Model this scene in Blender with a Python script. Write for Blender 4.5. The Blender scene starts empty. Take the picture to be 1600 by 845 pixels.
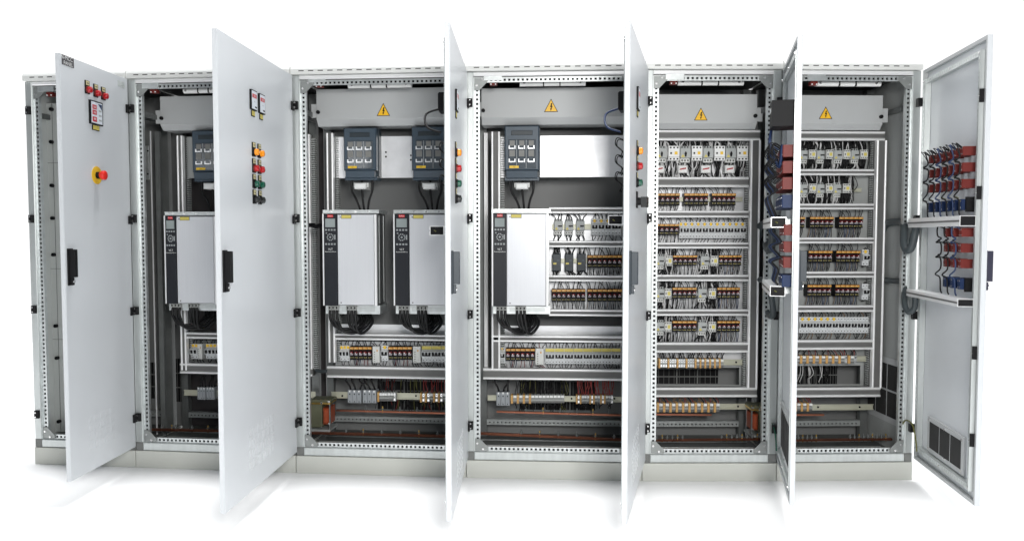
import bpy, math, random
from mathutils import Vector, Matrix
random.seed(7)
PI = math.pi
S = bpy.context.scene
COL = S.collection

# ------------------------------------------------------------------ camera
CAM = Vector((-0.4785, -4.1969, 1.3695)); YAW, PIT, ROLL, F = -0.0592, 0.0463, -0.0003, 1180.9
fw = Vector((math.sin(YAW)*math.cos(PIT), math.cos(YAW)*math.cos(PIT), -math.sin(PIT)))
rt = Vector((math.cos(YAW), -math.sin(YAW), 0)); up = rt.cross(fw)
cam_d = bpy.data.cameras.new('camera'); cam = bpy.data.objects.new('camera', cam_d); COL.objects.link(cam)
cam_d.sensor_width = 36; cam_d.lens = 36*F/1600; cam_d.clip_end = 500; cam_d.clip_start = 0.05
M3 = Matrix((rt, up, -fw)).transposed(); cam.matrix_world = Matrix.Translation(CAM) @ M3.to_4x4()
S.camera = cam
# ------------------------------------------------------------------ light
wd = bpy.data.worlds.new('World'); S.world = wd; wd.use_nodes = True
nt = wd.node_tree; bg = nt.nodes['Background']
tc = nt.nodes.new('ShaderNodeTexCoord'); sp = nt.nodes.new('ShaderNodeSeparateXYZ'); nt.links.new(tc.outputs['Generated'], sp.inputs[0])
mr = nt.nodes.new('ShaderNodeMapRange'); nt.links.new(sp.outputs['Y'], mr.inputs[0])
mr.inputs[1].default_value = -0.5; mr.inputs[2].default_value = 0.72; mr.inputs[3].default_value = 0.14; mr.inputs[4].default_value = 1.12
cr = nt.nodes.new('ShaderNodeValToRGB'); nt.links.new(sp.outputs['Y'], cr.inputs[0]); nt.links.new(cr.outputs[0], bg.inputs['Color'])
cr.color_ramp.elements[0].position = 0.1; cr.color_ramp.elements[0].color = (0.84, 0.92, 1.0, 1); cr.color_ramp.elements[1].position = 0.6; cr.color_ramp.elements[1].color = (1, 1, 1, 1)
nt.links.new(mr.outputs[0], bg.inputs['Strength'])

def lamp(name, loc, target, size, energy, color=(1, 1, 1), sy=None):
    d = bpy.data.lights.new(name, 'AREA'); d.shape = 'RECTANGLE'; d.size = size; d.size_y = sy or size; d.energy = energy; d.color = color
    o = bpy.data.objects.new(name, d); COL.objects.link(o); o.location = loc
    o.rotation_euler = (Vector(target)-Vector(loc)).to_track_quat('-Z', 'Y').to_euler(); return o
lamp('added_overhead_light', (-0.8, 4.0, 60), (-0.8, -0.3, 0), 34, 45000, sy=7.5)  # unseen area light, added to whiten the floor and shadow the plinth foot
lamp('front_softbox', (0.15, -4.6, 2.1), (-0.3, 0, 1.3), 0.9, 135, (1, 0.985, 0.96))
S.view_settings.view_transform = 'Standard'; S.view_settings.look = 'None'; S.view_settings.gamma = 1; S.view_settings.exposure = 0
S.render.engine = 'CYCLES'

# ------------------------------------------------------------------ materials
MATS = {}
def mat(name, col, rough=0.5, metal=0.0, var=0.0, vscale=8.0, bump=0.0, bscale=200, spec=0.5, alpha=None, trans=0.0, emit=None, stretch=None, coat=0.0):
    m = bpy.data.materials.new(name); m.use_nodes = True; n = m.node_tree; b = n.nodes['Principled BSDF']
    b.inputs['Base Color'].default_value = (*col, 1); b.inputs['Roughness'].default_value = rough; b.inputs['Metallic'].default_value = metal
    b.inputs['Specular IOR Level'].default_value = spec; b.inputs['Transmission Weight'].default_value = trans; b.inputs['Coat Weight'].default_value = coat
    if var or bump:
        tcn = n.nodes.new('ShaderNodeTexCoord'); mp = n.nodes.new('ShaderNodeMapping'); n.links.new(tcn.outputs['Object'], mp.inputs[0])
        if stretch: mp.inputs['Scale'].default_value = stretch
    if var:
        nz = n.nodes.new('ShaderNodeTexNoise'); nz.inputs['Scale'].default_value = vscale; nz.inputs['Detail'].default_value = 4
        n.links.new(mp.outputs[0], nz.inputs['Vector'])
        rp = n.nodes.new('ShaderNodeValToRGB'); rp.color_ramp.elements[0].position = 0.3; rp.color_ramp.elements[1].position = 0.7
        rp.color_ramp.elements[0].color = (*[max(0, c*(1-var)) for c in col], 1); rp.color_ramp.elements[1].color = (*[min(1, c*(1+var)) for c in col], 1)
        n.links.new(nz.outputs['Fac'], rp.inputs[0]); n.links.new(rp.outputs[0], b.inputs['Base Color'])
        r2 = n.nodes.new('ShaderNodeMapRange'); n.links.new(nz.outputs['Fac'], r2.inputs[0]); r2.inputs[3].default_value = max(0, rough-var*0.5); r2.inputs[4].default_value = min(1, rough+var*0.5)
        n.links.new(r2.outputs[0], b.inputs['Roughness'])
    if bump:
        nb = n.nodes.new('ShaderNodeTexNoise'); nb.inputs['Scale'].default_value = bscale; n.links.new(mp.outputs[0], nb.inputs['Vector'])
        bp = n.nodes.new('ShaderNodeBump'); bp.inputs['Strength'].default_value = bump; bp.inputs['Distance'].default_value = 0.002
        n.links.new(nb.outputs['Fac'], bp.inputs['Height']); n.links.new(bp.outputs[0], b.inputs['Normal'])
    if emit: b.inputs['Emission Color'].default_value = (*emit, 1); b.inputs['Emission Strength'].default_value = 1
    MATS[name] = m; return m
mat('paint', (0.66, 0.68, 0.66), 0.38, var=0.015, vscale=1.5, bump=0.12, bscale=350)
mat('door_paint', (0.645, 0.67, 0.695), 0.30, var=0.03, vscale=1.2, bump=0.10, bscale=350)
mat('roof_paint', (0.80, 0.81, 0.79), 0.4, var=0.015, vscale=1.5)
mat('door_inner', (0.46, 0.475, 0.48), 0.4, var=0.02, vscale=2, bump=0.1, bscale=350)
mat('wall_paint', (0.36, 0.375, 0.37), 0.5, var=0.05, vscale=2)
mat('plinth_paint', (0.55, 0.56, 0.52), 0.45, var=0.03, vscale=3, bump=0.1, bscale=300)
mat('galv', (0.66, 0.69, 0.69), 0.36, 0.75, var=0.10, vscale=26, bump=0.05, bscale=60)
mat('frame_steel', (0.56, 0.59, 0.585), 0.36, 0.55, var=0.06, vscale=12, stretch=(3, 3, 0.4))
mat('gusset', (0.30, 0.315, 0.31), 0.4, 0.4, var=0.08, vscale=20)
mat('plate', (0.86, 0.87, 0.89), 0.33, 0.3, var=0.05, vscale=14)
mat('alu', (0.88, 0.885, 0.89), 0.3, 0.25, var=0.03, vscale=5)
mat('alu_mid', (0.12, 0.12, 0.118), 0.5, 0.0, var=0.08, vscale=8)
mat('ceiling_dark', (0.035, 0.038, 0.036), 0.8)  # near-black colour of the ceiling panel
mat('dark_floor', (0.10, 0.105, 0.10), 0.45, 0.2, var=0.15, vscale=6)
mat('black', (0.007, 0.007, 0.008), 0.55, spec=0.2)
mat('rear_steel', (0.17, 0.18, 0.178), 0.45, 0.4, var=0.1, vscale=12)  # galvanised rear members, darkened to carry the shade inside the bays
mat('shaded_back', (0.19, 0.195, 0.195), 0.5, var=0.05, vscale=2)  # wall paint darkened, the shade at full depth put into its colour
mat('deep_shaded_back', (0.05, 0.045, 0.047), 0.5, var=0.08, vscale=3)  # back of the second bay, its deep shade painted into the colour
mat('rubber', (0.01, 0.01, 0.011), 0.5, spec=0.3)
mat('hose', (0.05, 0.062, 0.067), 0.45)
mat('slate', (0.045, 0.069, 0.095), 0.42, var=0.05, vscale=10)
mat('slate_dark', (0.018, 0.028, 0.036), 0.45)
mat('clear_plastic', (0.085, 0.10, 0.115), 0.12, coat=0.5)
mat('clip_metal', (0.9, 0.92, 0.94), 0.25, 0.3)
mat('fuse_body', (0.20, 0.20, 0.19), 0.5)
mat('drive_black', (0.014, 0.016, 0.021), 0.42, spec=0.3)
mat('drive_white', (0.66, 0.675, 0.705), 0.36, 0.25, var=0.02, vscale=5, stretch=(30, 1, 0.6))
mat('drive_side', (0.14, 0.145, 0.15), 0.4, 0.4, var=0.08, vscale=6)
mat('lcd', (0.27, 0.31, 0.31), 0.2)
mat('key_grey', (0.30, 0.32, 0.33), 0.4)
mat('red_badge', (0.55, 0.015, 0.02), 0.4)
mat('yellow', (0.82, 0.52, 0.03), 0.45)
mat('sign_yellow', (0.88, 0.50, 0.02), 0.4)
mat('label_yellow', (0.62, 0.52, 0.12), 0.5)
mat('tag_cream', (0.62, 0.56, 0.30), 0.5)
mat('orange', (0.58, 0.27, 0.055), 0.45)
mat('term_orange', (0.55, 0.31, 0.10), 0.5)
mat('lamp_orange', (0.9, 0.30, 0.01), 0.2, coat=0.6)
mat('lamp_red', (0.42, 0.008, 0.012), 0.2, coat=0.6)
mat('lamp_green', (0.004, 0.085, 0.05), 0.2, coat=0.6)
mat('lamp_black', (0.012, 0.014, 0.014), 0.25, coat=0.4)
mat('estop_red', (0.75, 0.03, 0.02), 0.3)
mat('relay_red', (0.17, 0.015, 0.017), 0.25, coat=0.4)
mat('relay_clear', (0.40, 0.37, 0.40), 0.2, coat=0.5)
mat('block_red', (0.15, 0.02, 0.016), 0.5, spec=0.3)
mat('block_blue', (0.008, 0.024, 0.08), 0.5, spec=0.3)
mat('mcb', (0.62, 0.64, 0.65), 0.4)
mat('device_grey', (0.40, 0.42, 0.415), 0.45)
mat('device_light', (0.60, 0.61, 0.59), 0.4)
mat('terminal_grey', (0.30, 0.31, 0.30), 0.45)
mat('big_terminal', (0.28, 0.30, 0.32), 0.45)
mat('white', (0.80, 0.81, 0.80), 0.45)
mat('din', (0.50, 0.50, 0.40), 0.4, 0.35, var=0.05, vscale=12)
mat('copper', (0.30, 0.115, 0.07), 0.3, 0.85, var=0.12, vscale=12)
mat('brass', (0.60, 0.40, 0.12), 0.3, 0.9)
mat('screw', (0.8, 0.8, 0.8), 0.25, 0.9)
mat('olive', (0.13, 0.135, 0.085), 0.5, 0.3, var=0.1, vscale=20)
mat('coil', (0.30, 0.055, 0.018), 0.4)
mat('filter', (0.022, 0.022, 0.022), 0.85, var=0.4, vscale=60)
mat('w_black', (0.009, 0.009, 0.01), 0.5, spec=0.25); mat('w_white', (0.66, 0.66, 0.66), 0.5); mat('w_blue', (0.014, 0.034, 0.10), 0.45)
mat('w_red', (0.20, 0.018, 0.014), 0.45); mat('w_brown', (0.16, 0.09, 0.04), 0.5); mat('w_yellow', (0.12, 0.12, 0.03), 0.5)
mat('purple_handle', (0.035, 0.035, 0.06), 0.4)
mat('bluegrey_handle', (0.03, 0.04, 0.05), 0.4)
mat('meter_face', (0.72, 0.76, 0.82), 0.3); mat('meter_red', (0.55, 0.03, 0.05), 0.3)
mat('studio_white', (0.92, 0.92, 0.92), 0.9, spec=0.1)
mat('name_black', (0.05, 0.045, 0.05), 0.5)
mat('grey_mesh', (0.16, 0.165, 0.16), 0.5)

# ------------------------------------------------------------------ mesh builder
class MB:
    def __init__(s): s.v = []; s.f = []; s.m = []; s.names = []; s.sm = []
    def mi(s, name):
        if name not in s.names: s.names.append(name)
        return s.names.index(name)
    def quad(s, ps, m, smooth=False):
        b = len(s.v); s.v += [tuple(p) for p in ps]; s.f.append(tuple(range(b, b+len(ps)))); s.m.append(s.mi(m)); s.sm.append(smooth)
    def faces(s, vs, fs, m, smooth=False):
        b = len(s.v); s.v += [tuple(p) for p in vs]; k = s.mi(m)
        for f in fs: s.f.append(tuple(b+i for i in f)); s.m.append(k); s.sm.append(smooth)
        return s
    def box(s, x0, x1, y0, y1, z0, z1, m):
        if x0 > x1: x0, x1 = x1, x0
        if y0 > y1: y0, y1 = y1, y0
        if z0 > z1: z0, z1 = z1, z0
        return s.faces([(x0,y0,z0),(x1,y0,z0),(x1,y1,z0),(x0,y1,z0),(x0,y0,z1),(x1,y0,z1),(x1,y1,z1),(x0,y1,z1)],
                [(0,3,2,1),(4,5,6,7),(0,1,5,4),(1,2,6,5),(2,3,7,6),(3,0,4,7)], m)
    def bbox(s, x0, x1, y0, y1, z0, z1, m, b=0.003):
        # box whose front (-y) edges are chamfered
        if x0 > x1: x0, x1 = x1, x0
        if z0 > z1: z0, z1 = z1, z0
        if y0 > y1: y0, y1 = y1, y0
        vs = [(x0+b,y0,z0+b),(x1-b,y0,z0+b),(x1-b,y0,z1-b),(x0+b,y0,z1-b),(x0,y0+b,z0),(x1,y0+b,z0),(x1,y0+b,z1),(x0,y0+b,z1),(x0,y1,z0),(x1,y1,z0),(x1,y1,z1),(x0,y1,z1)]
        fs = [(0,1,2,3),(0,4,5,1),(1,5,6,2),(2,6,7,3),(3,7,4,0),(4,8,9,5),(5,9,10,6),(6,10,11,7),(7,11,8,4),(8,11,10,9)]
        return s.faces(vs, fs, m)
    def prism(s, poly, axis, a, b, m):
        # poly: list of 2-d points; axis 'x': (y,z), 'y': (x,z), 'z': (x,y)
        def P(p, t): return (t, p[0], p[1]) if axis == 'x' else ((p[0], t, p[1]) if axis == 'y' else (p[0], p[1], t))
        n = len(poly); vs = [P(p, a) for p in poly]+[P(p, b) for p in poly]
        fs = [tuple(range(n-1, -1, -1)), tuple(range(n, 2*n))]+[(i, (i+1) % n, n+(i+1) % n, n+i) for i in range(n)]
        return s.faces(vs, fs, m)
    def tube(s, pts, r, m, n=6, cap=True):
        pts = [Vector(p) for p in pts]; vs = []; L = len(pts); prev = None
        for i, p in enumerate(pts):
            t = (pts[min(i+1, L-1)]-pts[max(i-1, 0)])
            t = t.normalized() if t.length > 1e-9 else Vector((0, 0, 1))
            a = prev if prev is not None else (Vector((1, 0, 0)) if abs(t.x) < 0.9 else Vector((0, 1, 0)))
            a = (a-t*a.dot(t)); a = a.normalized() if a.length > 1e-6 else t.orthogonal().normalized(); prev = a; b = t.cross(a)
            for k in range(n):
                an = 2*PI*k/n; vs.append(p+a*math.cos(an)*r+b*math.sin(an)*r)
        fs = [(i*n+k, i*n+(k+1) % n, (i+1)*n+(k+1) % n, (i+1)*n+k) for i in range(L-1) for k in range(n)]
        s.faces(vs, fs, m, True)
        if cap:
            s.quad(vs[:n][::-1], m); s.quad(vs[-n:], m)
        return s
    def cyl(s, c, ax, r, l, m, n=14, r2=None, smooth=True):
        c = Vector(c); ax = Vector(ax).normalized(); a = ax.orthogonal().normalized(); b = ax.cross(a); r2 = r if r2 is None else r2
        v0 = [c+(a*math.cos(2*PI*k/n)+b*math.sin(2*PI*k/n))*r for k in range(n)]
        v1 = [c+ax*l+(a*math.cos(2*PI*k/n)+b*math.sin(2*PI*k/n))*r2 for k in range(n)]
        s.faces(v0+v1, [(k, (k+1) % n, n+(k+1) % n, n+k) for k in range(n)], m, smooth); s.quad(v0[::-1], m); s.quad(v1, m); return s
    def dome(s, c, ax, r, h, m, n=14):
        c = Vector(c); ax = Vector(ax).normalized(); a = ax.orthogonal().normalized(); b = ax.cross(a); rings = []
        for j in range(4):
            t = j/4*PI/2; rings.append([c+ax*h*math.sin(t)+(a*math.cos(2*PI*k/n)+b*math.sin(2*PI*k/n))*r*math.cos(t) for k in range(n)])
        vs = [v for rg in rings for v in rg]+[c+ax*h]
        fs = [(j*n+k, j*n+(k+1) % n, (j+1)*n+(k+1) % n, (j+1)*n+k) for j in range(3) for k in range(n)]+[(3*n+k, 3*n+(k+1) % n, 4*n) for k in range(n)]
        return s.faces(vs, fs, m, True)
    def perf(s, o, ax, ac, nn, L, W, m, pitch=0.025, hole=0.0125, dep=0.0015):
        # sheet strip with a row of real square holes; o = corner, ax = along, ac = across, nn = towards the viewer
        o, ax, ac, nn = Vector(o), Vector(ax), Vector(ac), Vector(nn); n = max(1, int(L/pitch)); pad = (L-n*pitch)/2; h = hole/2
        def q(a0, a1, c0, c1): s.quad([o+ax*a0+ac*c0, o+ax*a1+ac*c0, o+ax*a1+ac*c1, o+ax*a0+ac*c1], m)
        lo, hi = W/2-h, W/2+h
        q(0, L, 0, lo); q(0, L, hi, W); x = 0
        for i in range(n):
            c = pad+(i+0.5)*pitch; q(x, c-h, lo, hi); x = c+h
            for (p, r_) in (((c-h, lo), (c+h, lo)), ((c+h, lo), (c+h, hi)), ((c+h, hi), (c-h, hi)), ((c-h, hi), (c-h, lo))):
                A = o+ax*p[0]+ac*p[1]; B = o+ax*r_[0]+ac*r_[1]; s.quad([A, B, B-nn*dep*4, A-nn*dep*4], m)
        q(x, L, lo, hi)
        return s
    def text(s, txt, size, o, xd, zd, m, ext=0.0003):
        cu = bpy.data.curves.new('lettering', 'FONT'); cu.body = txt; cu.size = size; cu.align_x = 'CENTER'; cu.align_y = 'CENTER'; cu.resolution_u = 2
        ob = bpy.data.objects.new('lettering', cu); COL.objects.link(ob); dg = bpy.context.evaluated_depsgraph_get(); dg.update()
        me = bpy.data.meshes.new_from_object(ob.evaluated_get(dg)); o, xd, zd = Vector(o), Vector(xd), Vector(zd)
        s.faces([o+xd*v.co.x+zd*v.co.y for v in me.vertices], [tuple(p.vertices) for p in me.polygons], m)
        bpy.data.objects.remove(ob); bpy.data.meshes.remove(me); bpy.data.curves.remove(cu); return s
    def mesh(s, name):
        me = bpy.data.meshes.new(name); me.from_pydata(s.v, [], s.f)
        for nm in s.names: me.materials.append(MATS[nm])
        me.polygons.foreach_set('material_index', s.m); me.polygons.foreach_set('use_smooth', s.sm); me.update(); return me
    def build(s, name, parent=None, loc=(0, 0, 0), rz=0.0, bevel=0):
        return link(name, s.mesh(name), parent, loc, rz, bevel)
def link(name, me, parent=None, loc=(0, 0, 0), rz=0.0, bevel=0):
    o = bpy.data.objects.new(name, me); COL.objects.link(o); o.location = loc; o.rotation_euler = (0, 0, rz)
    if parent: o.parent = parent
    if bevel:
        md = o.modifiers.new('bevel', 'BEVEL'); md.width = bevel; md.segments = 2; md.limit_method = 'ANGLE'
    return o
def tag(o, label=None, cat=None, group=None, kind=None):
    if label: o['label'] = label
    if cat: o['category'] = cat
    if group: o['group'] = group
    if kind: o['kind'] = kind
    return o
def smooth_path(pts, n=6):
    P = [Vector(p) for p in pts]; out = []
    for i in range(len(P)-1):
        p0 = P[max(i-1, 0)]; p1 = P[i]; p2 = P[i+1]; p3 = P[min(i+2, len(P)-1)]
        for k in range(n):
            t = k/n; out.append(0.5*((2*p1)+(p2-p0)*t+(2*p0-5*p1+4*p2-p3)*t*t+(3*p1-p0-3*p2+p3)*t**3))
    out.append(P[-1]); return out

# ------------------------------------------------------------------ floor
fl = MB(); fl.quad([(-9, -6, 0), (8, -6, 0), (8, 5, 0), (-9, 5, 0)], 'studio_white')
tag(fl.build('floor'), kind='structure')

# ------------------------------------------------------------------ cabinet row layout (measured plan of the six bays)
DX = [-3.606, -2.961, -1.978, -0.987, 0.0, 0.749, 1.518]
DY = [0.108, 0.076, 0.028, 0.0, 0.0, 0.046, 0.114]
OPEN = [math.radians(a) for a in (95, 93.5, 94.1, 78.8, 75.0, 79.5)]
H = 2.27; ZP = 0.105; DEPTH = 0.56
BAY = []
for i in range(6):
    ex = Vector((DX[i+1]-DX[i], DY[i+1]-DY[i], 0)); w = ex.length; ang = math.atan2(ex.y, ex.x)
    BAY.append(dict(o=Vector((DX[i], DY[i], 0)), ex=ex/w, ey=Vector((-ex.y, ex.x, 0))/w, w=w, a=ang))
def ray(u, v): return (fw + rt*((u-800)/F) - up*((v-422.5)/F))
def hit(u, v, o, n):
    d = ray(u, v); t = (o-CAM).dot(n)/d.dot(n); return CAM+d*t
def P(b, u, v, d):
    # point of bay b's upright plane lying d metres behind its front, seen at photo position (u, v) -> bay coordinates
    B = BAY[b]; p = hit(u, v, B['o']+B['ey']*d, B['ey']); q = p-B['o']; return Vector((q.dot(B['ex']), d, p.z))
def W(b, p):
    B = BAY[b]; return B['o']+B['ex']*p[0]+B['ey']*p[1]+Vector((0, 0, p[2]))
def R4(b, u0, v0, u1, v1, d):
    vm = (v0+v1)/2; um = (u0+u1)/2
    return P(b, u0, vm, d).x, P(b, u1, vm, d).x, P(b, um, v1, d).z, P(b, um, v0, d).z

CABLABEL = ['narrow far left grey cabinet behind the door carrying the red emergency stop',
            'dark second cabinet from the left, mostly hidden by the wide white door with eight lamps',
            'third cabinet from the left, holding two tall inverters side by side',
            'fourth cabinet from the left, holding one tall inverter beside rows of small relays',
            'fifth cabinet from the left, with rows of relays below one row of white contactors',
            'far right cabinet whose right door stands open showing its wired inner face']
CAB = []
RACK = 0.25
for i, B in enumerate(BAY):
    e = bpy.data.objects.new('electrical_cabinet', None); COL.objects.link(e); e.location = B['o']; e.rotation_euler = (0, 0, B['a'])
    tag(e, CABLABEL[i], 'cabinet', 'bays of the electrical cabinet row'); CAB.append(e); w = B['w']
    # plinth
    m = MB(); m.bbox(0.002, w-0.002, 0.0, DEPTH, 0, ZP-0.004, 'plinth_paint', 0.002); m.build('plinth', e)
    m = MB()
    pw = 0.045
    for s_ in (0, 1):
        X = (lambda x: x) if s_ == 0 else (lambda x: w-x)
        m = MB(); m.bbox(X(0.003), X(pw), 0.004, 0.05, ZP+0.046, H-0.001, 'frame_steel', 0.003)
        m.box(X(0.003), X(pw), 0.006, 0.05, ZP-0.002, ZP+0.0455, 'alu_mid' if False else 'grey_mesh')
        m.box(X(pw), X(pw+0.004), 0.012, 0.03, ZP+0.046, H-0.024, 'galv')
        x0 = min(X(pw+0.004), X(pw+0.034))
        m.perf((x0, 0.02, ZP+0.05), (0, 0, 1), (1, 0, 0), (0, -1, 0), H-ZP-0.08, 0.03, 'galv')
        m.box(X(pw+0.0315), X(pw+0.034), 0.0205, 0.04, ZP+0.05, H-0.03, 'galv'); m.box(X(pw+0.005), X(pw+0.031), 0.0275, 0.0285, ZP+0.05, H-0.03, 'black')  # black sheet added behind the holes as the shade inside the post
        m.build('frame_post', e)
        m = MB(); m.box(X(0.03), X(0.075), 0.46, 0.5, ZP, H-0.02, 'rear_steel')
        m.perf((min(X(0.03), X(0.075)), 0.4585, ZP+0.05), (0, 0, 1), (1, 0, 0), (0, -1, 0), H-ZP-0.08, 0.045, 'rear_steel', dep=0.0003); m.build('rear_post', e)
        m = MB(); m.box(X(0.03), X(0.04), 0.05, 0.46, H-0.2, H-0.17, 'rear_steel'); m.perf((X(0.0415) if s_ == 0 else X(0.0415), 0.06, H-0.197), (0, 1, 0), (0, 0, 1), (1 if s_ == 0 else -1, 0, 0), 0.4, 0.024, 'rear_steel', dep=0.0002)
        m.build('side_rail', e)
    m = MB(); m.bbox(pw, w-pw, 0.005, 0.05, ZP-0.002, ZP+0.045, 'frame_steel', 0.004)
    m.perf((pw+0.002, 0.02, ZP+0.046), (1, 0, 0), (0, 0, 1), (0, -1, 0), w-2*pw-0.004, 0.026, 'galv'); m.box(pw, w-pw, 0.022, 0.04, ZP+0.0702, ZP+0.072, 'galv'); m.box(pw+0.032, w-pw-0.032, 0.0275, 0.0285, ZP+0.047, ZP+0.07, 'black'); m.build('bottom_rail', e)  # black backing stands for the shade behind the strip's holes
    m = MB(); m.bbox(pw, w-pw, 0.004, 0.05, H-0.023, H-0.001, 'alu', 0.005)
    m.box(pw, w-pw, 0.012, 0.03, H-0.028, H-0.0235, 'alu_mid')
    m.perf((pw+0.002, 0.018, H-0.056), (1, 0, 0), (0, 0, 1), (0, -1, 0), w-2*pw-0.004, 0.028, 'galv'); m.box(pw+0.032, w-pw-0.032, 0.0255, 0.0265, H-0.0555, H-0.029, 'black'); m.build('top_rail', e)  # holes backed in black for the shade within the rail
    for sx in (0, 1):
        for sz in (0, 1):
            X = (lambda x: x) if sx == 0 else (lambda x: w-x)
            Z = (lambda z: ZP+0.046+z) if sz == 0 else (lambda z: H-0.028-z)
            m = MB(); poly = [(X(0.05), Z(0.004)), (X(0.125), Z(0.004)), (X(0.125), Z(0.022)), (X(0.078), Z(0.07)), (X(0.05), Z(0.07))]
            m.prism(poly, 'y', 0.013, 0.0165, 'gusset')
            for sc in ((0.095, 0.013), (0.063, 0.045)): m.cyl((X(sc[0]), 0.0128, Z(sc[1])), (0, -1, 0), 0.006, 0.004, 'screw', 8)
            m.build('corner_gusset', e)
    # roof with vent slots
    m = MB()
    prof = [(-0.014, H+0.002), (-0.014, H+0.03), (-0.006, H+0.043), (0.01, H+0.05), (DEPTH, H+0.05), (DEPTH, H+0.002)]
    m.prism(prof, 'x', 0.003, w-0.003, 'roof_paint')
    x = 0.05
    while x < w-0.06: m.box(x, x+0.03, -0.0148, -0.013, H+0.018, H+0.0225, 'black'); x += 0.0555
    m.build('roof', e)
    m = MB(); m.box(0.02, w-0.02, 0.055, DEPTH-0.02, H-0.006, H-0.002, 'ceiling_dark'); m.build('ceiling_panel', e)
    m = MB(); m.box(0.015, w-0.015, DEPTH-0.012, DEPTH-0.002, ZP, H-0.002, 'deep_shaded_back' if i == 1 else 'shaded_back'); m.build('back_panel', e)
    m = MB(); m.box(0.02, w-0.02, 0.055, DEPTH-0.02, ZP+0.002, ZP+0.012, 'dark_floor')
    for k in range(3): m.box(0.05, w-0.05, 0.13+k*0.12, 0.135+k*0.12, ZP+0.012, ZP+0.016, 'galv')
    m.build('floor_panel', e)
    # rear cross rail with holes
    m = MB(); z0 = ZP+0.085
    m.box(0.075, w-0.075, 0.462, 0.5, z0+0.03, z0+0.034, 'galv'); m.perf((0.075, 0.46, z0), (1, 0, 0), (0, 0, 1), (0, -1, 0), w-0.15, 0.03, 'frame_steel', 0.025, 0.01); m.build('rear_cross_rail', e)
    # catches on the latch post
    if i != 99:
        for v in (161, 340.5, 490.5, 664):
            z = P(3, 735, v, 0).z; m = MB(); m.bbox(0.012, 0.040, -0.016, 0.004, z-0.023, z+0.023, 'black', 0.006)
            for dz in (-0.013, 0.013): m.cyl((0.026, -0.0165, z+dz), (0, -1, 0), 0.005, 0.003, 'screw', 8)
            m.build('latch_catch', e)
# end walls
m = MB(); m.box(0.004, 0.016, 0.05, DEPTH, ZP, H-0.002, 'paint'); m.build('side_panel', CAB[0])
w5 = BAY[5]['w']
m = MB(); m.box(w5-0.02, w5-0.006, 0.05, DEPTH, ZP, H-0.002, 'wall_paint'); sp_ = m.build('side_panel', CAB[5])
m = MB(); yA, yB, zA, zB = 0.12, 0.50, 0.30, 0.62; xx = w5-0.024
m.box(xx, xx+0.004, yA-0.02, yB+0.02, zA-0.03, zB+0.03, 'door_inner')
for a in range(3):
    for c in range(2):
        ya = yA+a*(yB-yA)/3+0.006; yb = yA+(a+1)*(yB-yA)/3-0.006; za = zA+c*(zB-zA)/2+0.006; zb = zA+(c+1)*(zB-zA)/2-0.006
        m.box(xx-0.002, xx+0.001, ya, yb, za, zb, 'filter')
m.build('filter_grille', sp_)
# bay 1: inner mounting wall with black knobs close behind the opening
b = 0; m = MB(); q = P(0, 71.5, 300, 0.16); m.box(q.x, BAY[0]['w']-0.08, 0.16, 0.175, ZP+0.05, H-0.1, 'paint')
m.box(q.x+0.055, q.x+0.057, 0.1585, 0.16, ZP+0.05, H-0.1, 'alu_mid')
for v in (255, 420, 530): z = P(0, 80, v, 0.16).z; m.box(q.x, BAY[0]['w']-0.08, 0.1585, 0.16, z, z+0.002, 'alu_mid')
m.perf((q.x-0.028, 0.17, ZP+0.06), (0, 0, 1), (1, 0, 0), (0, -1, 0), H-ZP-0.2, 0.028, 'galv')
mw = m.build('mounting_panel', CAB[0])
for u, v in ((80, 171), (80, 222), (81, 290), (82, 341), (83.5, 398), (87, 509), (89, 559), (92, 658)):
    z = P(0, u, v, 0.15).z; x = P(0, u, v, 0.15).x; m = MB(); m.cyl((x, 0.16, z), (0, -1, 0), 0.011, 0.018, 'black', 10); m.build('knob', mw)
m = MB(); m.box(0.085, 0.10, 0.30, 0.45, ZP+0.05, H-0.1, 'drive_side'); m.build('stiffener', CAB[0])

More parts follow.
